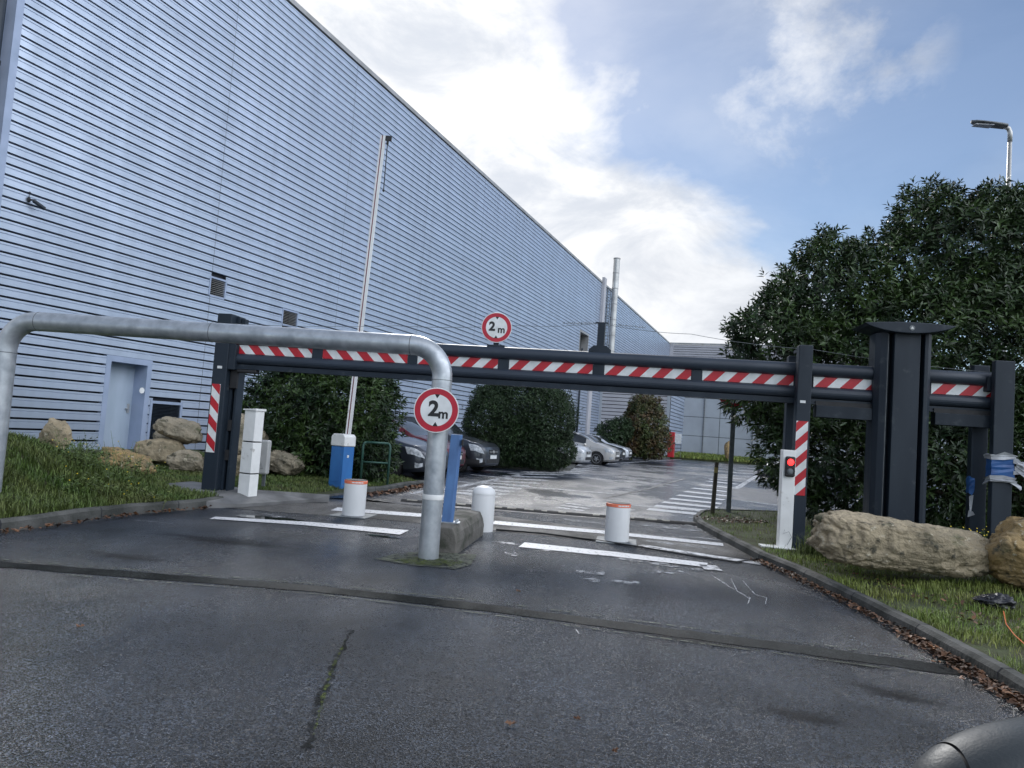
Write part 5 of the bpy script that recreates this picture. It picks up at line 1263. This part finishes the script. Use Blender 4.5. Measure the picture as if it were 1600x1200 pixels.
litter([G(x, y, .1) for x, y in ((1260, 880), (1400, 930), (1560, 1010))], 120, .25, 'odd brown leaves lying in the right verge grass', 'leaf_litter', 6, .022, 1, .13)
def one_leaf(px, py, label, s=.04, seed=0, mat=M_litter):
    g = random.Random(seed); p = G(px, py); mb = MB(); n = 14; vs = [(0, 0, .012)]
    for k in range(n): a_ = 2 * math.pi * k / n; r_ = s * (1.0 if k % 2 == 0 else .55) * g.uniform(.8, 1.15); vs.append((r_ * math.cos(a_), r_ * .7 * math.sin(a_), .008 + g.uniform(0, .022)))
    mb.add(vs, [(0, 1 + k, 1 + (k + 1) % n) for k in range(n)]); o = mb.build('fallen_leaf', mat); o.location = p; tag(o, label, 'leaf', 'single leaves on the approach asphalt')
one_leaf(125, 982, 'single tan leaf on the asphalt at the left', .030, 1)
one_leaf(798, 1135, 'single crumpled brown leaf at the bottom centre of the asphalt', .030, 2)
one_leaf(902, 1127, 'single narrow brown leaf right of the bottom centre leaf', .022, 3)
one_leaf(810, 926, 'single reddish leaf just above the trench strip', .025, 4)
one_leaf(960, 1178, 'single dark leaf nearest the bottom edge', .018, 5)

# bin bag and cord
p = G(1553, 948, .15)
bm = bmesh.new(); bmesh.ops.create_icosphere(bm, subdivisions=5, radius=1)
for v in bm.verts:
    q = v.co; d_ = 1 + .35 * mnoise.noise(q * 2.2 + Vector((4, 1, 2))) + .22 * abs(mnoise.noise(q * 5)) ; v.co = Vector((q.x * .15 * d_, q.y * .09 * d_, q.z * .06 * d_ * (1 + .5 * q.x)))
me = bpy.data.meshes.new('bag'); bm.to_mesh(me); bm.free(); me.materials.append(M_bag); me.polygons.foreach_set('use_smooth', [True] * len(me.polygons))
o = bpy.data.objects.new('plastic_bag', me); col.objects.link(o); o.location = (p.x, p.y, p.z + .045); o.rotation_euler = (0, 0, -.1); tag(o, 'crumpled black plastic bag lying on the right grass verge', 'bag')
P = [G(1568, 955, .2), G(1572, 975, .19), G(1585, 992, .19), G(1605, 1010, .19), G(1640, 1030, .19)]
mb = MB(); mb.tube(P, .004, 6); o = mb.build('cord', M_cord, None, True); tag(o, 'thin orange cord trailing from the black bag on the verge', 'cord')

# ================================================================== CARS
def smooth_interp(xs, ys, x):
    if x <= xs[0]: return ys[0]
    for i in range(len(xs) - 1):
        if x <= xs[i + 1]:
            t = (x - xs[i]) / (xs[i + 1] - xs[i]); t2 = t * t * (3 - 2 * t); t = .5 * t + .5 * t2; return ys[i] + (ys[i + 1] - ys[i]) * t
    return ys[-1]
def paint(name, c, metal=.5, rough=.3):
    return pm(name, c, tuple(x * .93 for x in c), 3, rough, rough * 1.2, metal=metal, coat=.8)
def make_car(label, cat, loc, yaw, L=4.3, Wd=1.76, H=1.46, belt=.92, hood=.96, cowl=1.15, roof0=1.95, roof1=3.2, tail=3.95, paintm=None, wheel_r=.32, fwheel=.86, rwheel=3.45, grille=True, name='parked_car', clad=False, roof_mat=None, group='cars parked along the warehouse'):
    t = thing(name, label, cat, loc, yaw, group)
    W2 = Wd / 2
    top = ([0, .05, .25, cowl, roof0, (roof0 + roof1) / 2, roof1, tail, L - .1, L], [hood - .36, hood - .24, hood - .12, hood + .06, H - .06, H, H - .03, belt + .14, belt + .02, belt - .25])
    bl = ([0, .05, .3, 1.2, 2.5, L - .2, L], [hood - .38, hood - .28, hood - .17, belt - .04, belt, belt + .03, belt - .28])
    wdx = ([0, .03, .12, .35, .8, 3.4, L - .35, L - .08, L], [W2 * .62, W2 * .76, W2 * .88, W2 * .965, W2, W2, W2 * .96, W2 * .85, W2 * .7])
    zb = ([0, .15, .5, L - .5, L - .1, L], [.30, .22, .20, .20, .26, .34])
    NR = 15
    def ring(x):
        w_ = smooth_interp(*wdx, x); zt = smooth_interp(*top, x); zl = min(smooth_interp(*bl, x), zt - .02); z0 = smooth_interp(*zb, x); g_ = max(0, min(1, (zt - zl) / (H - belt)))
        wt = (w_ - .05) * (1 - g_) * .94 + (w_ - .25) * g_
        pts = [(w_ - .10, z0), (w_ - .015, z0 + .08), (w_ + .0, z0 + (zl - z0) * .45), (w_ - .008, z0 + (zl - z0) * .75), (w_ - .03, zl - .015), (w_ - .055, zl + .008)]
        a0 = (w_ - .065, zl + .015); a1 = (wt, zt - .05 * g_ - .005)
        for k in range(1, 5): s = k / 4; bul = .02 * math.sin(math.pi * s) * g_; pts.append((a0[0] + (a1[0] - a0[0]) * s + bul, a0[1] + (a1[1] - a0[1]) * s))
        pts += [(wt - .05, zt - .015 * g_), (wt * .75, zt + .004), (wt * .45, zt + .014), (wt * .2, zt + .018), (0, zt + .02)]
        return pts
    xs = sorted(set([0, .02, .05, .1, .17, .25] + list(np.round(np.arange(.35, L - .2, .085), 3)) + [L - .17, L - .1, L - .05, L]))
    rings = [ring(x) for x in xs]; n = len(rings[0]); full = 2 * n - 1
    def P(i, j):
        r = rings[i]; y, z = r[j] if j < n else (-r[full - 1 - j][0], r[full - 1 - j][1]); return (-xs[i], y, z)
    # the car faces local +X (nose at the origin)
    V = [P(i, j) for i in range(len(xs)) for j in range(full)]
    body, glass, gl2 = [], [], []
    for i in range(len(xs) - 1):
        xm = (xs[i] + xs[i + 1]) / 2
        for j in range(full - 1):
            jj = j if j < n - 1 else full - 2 - j; f = (i * full + j, (i + 1) * full + j, (i + 1) * full + j + 1, i * full + j + 1)
            ws = cowl + .05 < xm < roof0 - .05 and jj >= 10; rw = roof1 + .12 < xm < tail - .08 and jj >= 10
            sw = 5 < jj < 9 and cowl + .55 < xm < tail - .35 and not any(abs(xm - q) < .05 for q in ((cowl + 2.55 + (roof1 - 3.2)) * .5 + .75,)) and (smooth_interp(*top, xm) - smooth_interp(*bl, xm)) > .22
            (glass if ws or rw else gl2 if sw else body).append(f)
    def mesh(fs, nm, mats, par=None, close=False):
        used = sorted({v for f in fs for v in f}); mp = {v: k for k, v in enumerate(used)}; me = bpy.data.meshes.new(nm); fl = [tuple(mp[v] for v in f) for f in fs]
        me.from_pydata([V[v] for v in used], [], fl); [me.materials.append(q) for q in mats]
        me.polygons.foreach_set('use_smooth', [True] * len(me.polygons)); return me
    capf = tuple(range(full)); capb = tuple((len(xs) - 1) * full + j for j in range(full))
    bottom = [(i * full, i * full + full - 1, (i + 1) * full + full - 1, (i + 1) * full) for i in range(len(xs) - 1)]
    # closed hull for the boolean of the wheel arches
    me = mesh(body + glass + gl2 + [capf, capb] + bottom, 'hull', [paintm])
    gs = set(glass) | set(gl2)
    me.materials.append(M_glass); me.materials.append(M_plast)
    for k, f in enumerate(body + glass + gl2 + [capf, capb] + bottom):
        me.polygons[k].material_index = 1 if f in gs else 0
    bm = bmesh.new(); bm.from_mesh(me); bmesh.ops.recalc_face_normals(bm, faces=bm.faces[:]); bm.to_mesh(me); bm.free()
    hull = bpy.data.objects.new('hull', me); col.objects.link(hull)
    cut = MB()
    for wx in (fwheel, rwheel):
        for s in (-1, 1): cut.lathe([(wheel_r + .055, s * (W2 - .24)), (wheel_r + .055, s * (W2 + .15))], 28, Matrix.Translation((-wx, 0, wheel_r)) @ Matrix.Rotation(R(-90), 4, 'X'))
    co = cut.build('cutter', M_plast); bo = hull.modifiers.new('b', 'BOOLEAN'); bo.object = co; bo.operation = 'DIFFERENCE'; bo.solver = 'EXACT'
    dg = bpy.context.evaluated_depsgraph_get(); ev = bpy.data.meshes.new_from_object(hull.evaluated_get(dg))
    bpy.data.objects.remove(hull); bpy.data.objects.remove(co)
    bm = bmesh.new(); bm.from_mesh(ev); bm2 = bm.copy()
    bmesh.ops.delete(bm, geom=[f for f in bm.faces if f.material_index == 1], context='FACES'); bmesh.ops.delete(bm2, geom=[f for f in bm2.faces if f.material_index != 1], context='FACES')
    for e in bm.edges:
        if len(e.link_faces) == 2 and e.calc_face_angle(0) > R(38): e.smooth = False
    for nm, b_, mt in (('body', bm, paintm), ('windows', bm2, M_glass)):
        me2 = bpy.data.meshes.new(nm); 
        for f in b_.faces: f.material_index = 0
        b_.to_mesh(me2); me2.materials.append(mt); me2.polygons.foreach_set('use_smooth', [True] * len(me2.polygons)); b_.free(); o = bpy.data.objects.new(nm, me2); col.objects.link(o); o.parent = t
        if nm == 'body': bodyo = o
    def surf(x, s, j):   # point on the body surface
        r = ring(x); j0 = int(j); f = j - j0; y = r[j0][0] * (1 - f) + r[min(j0 + 1, n - 1)][0] * f; z = r[j0][1] * (1 - f) + r[min(j0 + 1, n - 1)][1] * f; return Vector((-x, s * y, z))
    def patch(x0, x1, j0, j1, s, nm, mat, off=.008, skew=0, par=None, nx=8, ny=6):
        vs = []; pr = []
        for a_ in range(nx + 1):
            for b_ in range(ny + 1):
                jj = j0 + (j1 - j0) * b_ / ny; x = x0 + (x1 - x0) * a_ / nx + skew * b_ / ny; p = surf(max(.0, x), s, jj); e = .01
                tx = surf(max(0, x) + e, s, jj) - p; tj = surf(max(0, x), s, min(jj + e, n - 1.001)) - p; nn = tx.cross(tj); nn = nn.normalized() if nn.length > 1e-9 else Vector((1, 0, 0))
                if nn.y * s < 0 and abs(nn.y) > .2 or (abs(nn.y) <= .2 and nn.x < 0): nn = -nn
                vs.append(p + nn * off)
        mb = MB(); mb.add(vs, [(a_ * (ny + 1) + b_, (a_ + 1) * (ny + 1) + b_, (a_ + 1) * (ny + 1) + b_ + 1, a_ * (ny + 1) + b_ + 1) for a_ in range(nx) for b_ in range(ny)]); return mb.build(nm, mat, par or t, True)
    for s in (-1, 1):
        patch(.03, .42, 2.9, 4.3, s, 'headlight', M_lens, .010, .10)
        patch(.06, .22, 1.15, 1.9, s, 'fog_light', M_lens, .008)
        patch(cowl + .45, roof0 + 1.25, 9.2, 9.9, s, 'roof_seal', M_plast, .004, 0)
        # door lines
        mb = MB()
        for xq in (cowl + .30, cowl + 1.35):
            mb = MB(); vs = []
            for k in range(9): p = surf(xq, s, 1.2 + 4.3 * k / 8); vs += [p + Vector((-.006, s * .003, 0)), p + Vector((.006, s * .003, 0))]
            mb.add(vs, [(2 * k, 2 * k + 2, 2 * k + 3, 2 * k + 1) for k in range(8)]); mb.build('door_gap', M_plast, bodyo)
        mb = MB(); p = surf(cowl + .55, s, 5.2); mb.add([], []); Mx = Matrix.Translation(p + Vector((0, s * .11, .05)))
        mb.lathe([(.0, -.06), (.05, -.055), (.065, 0), (.05, .055), (.0, .06)], 14, Mx @ Matrix.Diagonal((1.0, 1.6, 1.2, 1))); mb.build('door_mirror', paintm, t, True)
    for s in (-1, 1): patch(L - .35, L - .04, 3.0, 4.6, s, 'tail_light', M_red, .010)
    # front face: grille, number plate, lower intake
    wf = W2 * .62
    mb = MB(); mb.box(-.02, .012, -wf * .62, wf * .62, hood - .44, hood - .31); mb.build('grille', M_plast, t, bevel=.01)
    mb = MB(); mb.box(-.02, .010, -wf * .9, wf * .9, .33, .46); mb.build('air_intake', M_plast, t, bevel=.01)
    mb = MB(); mb.box(.013, .022, -.26, .26, .47, .58); mb.build('number_plate', M_refw, t, bevel=.004)
    mb = MB(); mb.box(.013, .02, -wf * .6, wf * .6, hood - .385, hood - .365); mb.lathe([(.05, .013), (.045, .024)], 18, Matrix.Translation((0, 0, hood - .375)) @ Matrix.Rotation(R(90), 4, 'Y')); mb.build('grille_trim', M_steel, t)
    if clad:
        for s in (-1, 1): patch(.02, L - .05, .3, 1.7, s, 'lower_cladding', M_plast, .012, nx=40)
    for wx in (fwheel, rwheel):
        for s in (-1, 1):
            y = s * (W2 - .12); Mx = Matrix.Translation((-wx, y, wheel_r)) @ Matrix.Rotation(R(-90 * s), 4, 'X'); r0 = wheel_r
            mb = MB(); mb.lathe([(r0 * .66, -.10), (r0 * .95, -.10), (r0, -.07), (r0, .07), (r0 * .95, .098), (r0 * .70, .105), (r0 * .66, .09)], 32, Mx); o = mb.build('tyre', M_rub, t, True, autos=R(50))
            mb = MB(); mb.lathe([(r0 * .66, .04), (r0 * .69, .10), (r0 * .64, .10), (r0 * .60, .05)], 32, Mx); mb.f = mb.f[:-2]; mb.mi = mb.mi[:-2]
            for k in range(5):
                a_ = 2 * math.pi * k / 5 + .3 * s
                for da in (-.16, .16):
                    c, q = math.cos(a_), math.sin(a_); c2, q2 = math.cos(a_ + da), math.sin(a_ + da); tn = Vector((-q, c, 0)) * .014
                    A_ = Vector((c * .04, q * .04, .095)); B_ = Vector((c2 * r0 * .65, q2 * r0 * .65, .085)); vs = [A_ - tn * 1.4, A_ + tn * 1.4, B_ + tn * 1.5, B_ - tn * 1.5]; vs += [v - Vector((0, 0, .03)) for v in vs]
                    mb.add([Mx @ v for v in vs], [(0, 1, 2, 3), (0, 1, 5, 4), (1, 2, 6, 5), (2, 3, 7, 6), (3, 0, 4, 7)])
            mb.lathe([(.055, .07), (.055, .10), (.03, .108)], 16, Mx); mb.build('rim', M_alloy, o)
            mb = MB(); mb.lathe([(r0 * .62, .0), (r0 * .62, .01)], 24, Mx); mb.build('brake_disc', M_plast, o)
    return t
cyaw = math.atan2(WN.y, WN.x)                     # noses point out from the warehouse
def nose_at(px, py, fwheel, extra=0, side_off=.88):
    """front wheel contact seen at that pixel (the wheel on the camera's side) -> nose position"""
    p = G(px, py); return p + WN * (fwheel + extra) + WD * (side_off - .0)
P_dark = paint('car_black', (.045, .052, .068)); P_red = paint('car_red', (.14, .010, .016)); P_grey = paint('car_dark_grey', (.045, .052, .065)); P_sil = paint('car_silver', (.62, .63, .64), .35); P_bei = paint('car_champagne', (.58, .56, .53), .35); P_nav = paint('car_navy', (.02, .025, .04)); P_blue = paint('car_light_silver_blue', (.62, .65, .70), .35)
p = nose_at(606, 748, .90); make_car('black saloon parked nose out beside the green railing', 'car', p, cyaw, L=4.55, Wd=1.82, H=1.45, hood=.98, cowl=1.25, roof0=2.05, roof1=3.2, tail=4.2, fwheel=.90, rwheel=3.6, paintm=P_dark, wheel_r=.335)
p = nose_at(668, 743, .85, -.4); make_car('red hatchback parked between the black saloon and the dark grey estate', 'car', p, cyaw, L=4.1, H=1.50, hood=1.0, cowl=1.0, roof0=1.85, paintm=P_red, fwheel=.85)
p = nose_at(713, 738, .82, 0); make_car('dark grey estate with black bumper parked beside the clipped hedge', 'car', p, cyaw, L=4.4, H=1.62, hood=1.06, belt=1.0, cowl=1.2, roof0=1.8, roof1=3.9, tail=4.3, paintm=P_grey, fwheel=.82, rwheel=3.6, clad=True)
p = nose_at(713, 738, .82, 0) + WD * 2.6 - WN * 1.0; make_car('dark red car behind the dark grey estate, mostly hidden by the hedge', 'car', p, cyaw, L=4.1, H=1.45, paintm=P_red)
p = nose_at(866, 731, .85, -.5); make_car('dark car just showing past the right end of the clipped hedge', 'car', p, cyaw, L=4.1, paintm=P_nav)
p = nose_at(884, 729, .85, -.1); make_car('silver hatchback nearest in the second row of parked cars', 'car', p, cyaw, L=4.1, H=1.52, hood=1.02, cowl=.95, roof0=1.9, paintm=P_sil)
p = nose_at(931, 727, .85); make_car('champagne silver hatchback with spoked wheel showing in the second row', 'car', p, cyaw, L=4.2, H=1.56, hood=1.02, cowl=.9, roof0=1.95, paintm=P_bei)
p = nose_at(942, 722, .85, .1); make_car('dark blue car behind the champagne hatchback', 'car', p, cyaw, L=4.2, H=1.5, paintm=P_nav)
p = nose_at(953, 719.5, .85, .2); make_car('pale silver blue car, last in the second row of parked cars', 'car', p, cyaw, L=4.2, H=1.5, paintm=P_blue)
p = D(1190, 752, 28); p.z = 0; make_car('black car mostly hidden behind the left side of the laurel', 'car', (p.x + .25, 28.5, 0), R(186), L=4.2, paintm=P_nav, group='cars beyond the laurel')

# ================================================================== WING MIRROR OF THE PHOTOGRAPHER'S CAR
c = D(1728, 1310, .80)
t = thing('wing_mirror', 'grained dark plastic housing of a car wing mirror at the bottom right corner', 'wing mirror', c, 0)
def sq(a, b, c_, e, t0, t1, k0=1.0):
    """rounded shell around the X axis between two positions t0..t1 (0 left end, 1 right end)"""
    mb = MB(); n1_, n2_ = 64, 40; vs = []
    for i in range(n2_ + 1):
        ph = math.pi * (t0 + (t1 - t0) * i / n2_)
        for k in range(n1_):
            th = 2 * math.pi * k / n1_; x, y, z = -math.cos(ph), math.sin(ph) * math.cos(th), math.sin(ph) * math.sin(th)
            s_ = (abs(x) ** e + abs(y) ** e + abs(z) ** e) ** (-1 / e) * k0; vs.append(Vector((x * s_ * a, y * s_ * b, z * s_ * c_ * (1 + .06 * x))))
    mb.add(vs, [(i * n1_ + k, i * n1_ + (k + 1) % n1_, (i + 1) * n1_ + (k + 1) % n1_, (i + 1) * n1_ + k) for i in range(n2_) for k in range(n1_)]); return mb
sq(.215, .08, .122, 2.25, .243, .999).build('housing', M_mirror, t, True)
sq(.215, .08, .122, 2.25, .001, .237).build('end_cap', M_mirror, t, True)
sq(.215, .08, .122, 2.25, .001, .999, .975).build('gap_backing', M_plast, t, True)

# one mesh per countable small part
def split_loose(src, dst):
    for o in [q for q in list(bpy.data.objects) if q.type == 'MESH' and q.name.split('.')[0] == src]:
        bm = bmesh.new(); bm.from_mesh(o.data); bm.verts.ensure_lookup_table(); seen = set(); groups = []
        for v in bm.verts:
            if v.index in seen: continue
            st = [v]; seen.add(v.index); g = []
            while st:
                a_ = st.pop(); g.append(a_.index)
                for e in a_.link_edges:
                    b_ = e.other_vert(a_)
                    if b_.index not in seen: seen.add(b_.index); st.append(b_)
            groups.append(set(g))
        if len(groups) > 1:
            for g in groups:
                b2 = bm.copy(); b2.verts.ensure_lookup_table(); bmesh.ops.delete(b2, geom=[v for v in b2.verts if v.index not in g], context='VERTS')
                me = o.data.copy(); b2.to_mesh(me); b2.free(); n_ = o.copy(); n_.data = me; n_.name = dst; me.name = dst; col.objects.link(n_)
            bpy.data.objects.remove(o)
        else: o.name = dst
        bm.free()
for a_, b_ in (('corner_trim', 'corner_trim'), ('weld_seams', 'weld_seam'), ('guide_rollers', 'guide_roller'), ('pale_blocks', 'pale_block'), ('clamps', 'clamp'), ('brackets', 'bracket'), ('joint_rings', 'joint_ring'), ('lamp_hoods', 'lamp_hood'), ('web_posts', 'web_post'), ('conduits', 'conduit'), ('notice_legs', 'notice_leg'), ('arrow_marks', 'arrow_mark'), ('tape_tails', 'tape_tail'), ('tape_tail', 'tape_tail')):
    split_loose(a_, b_)
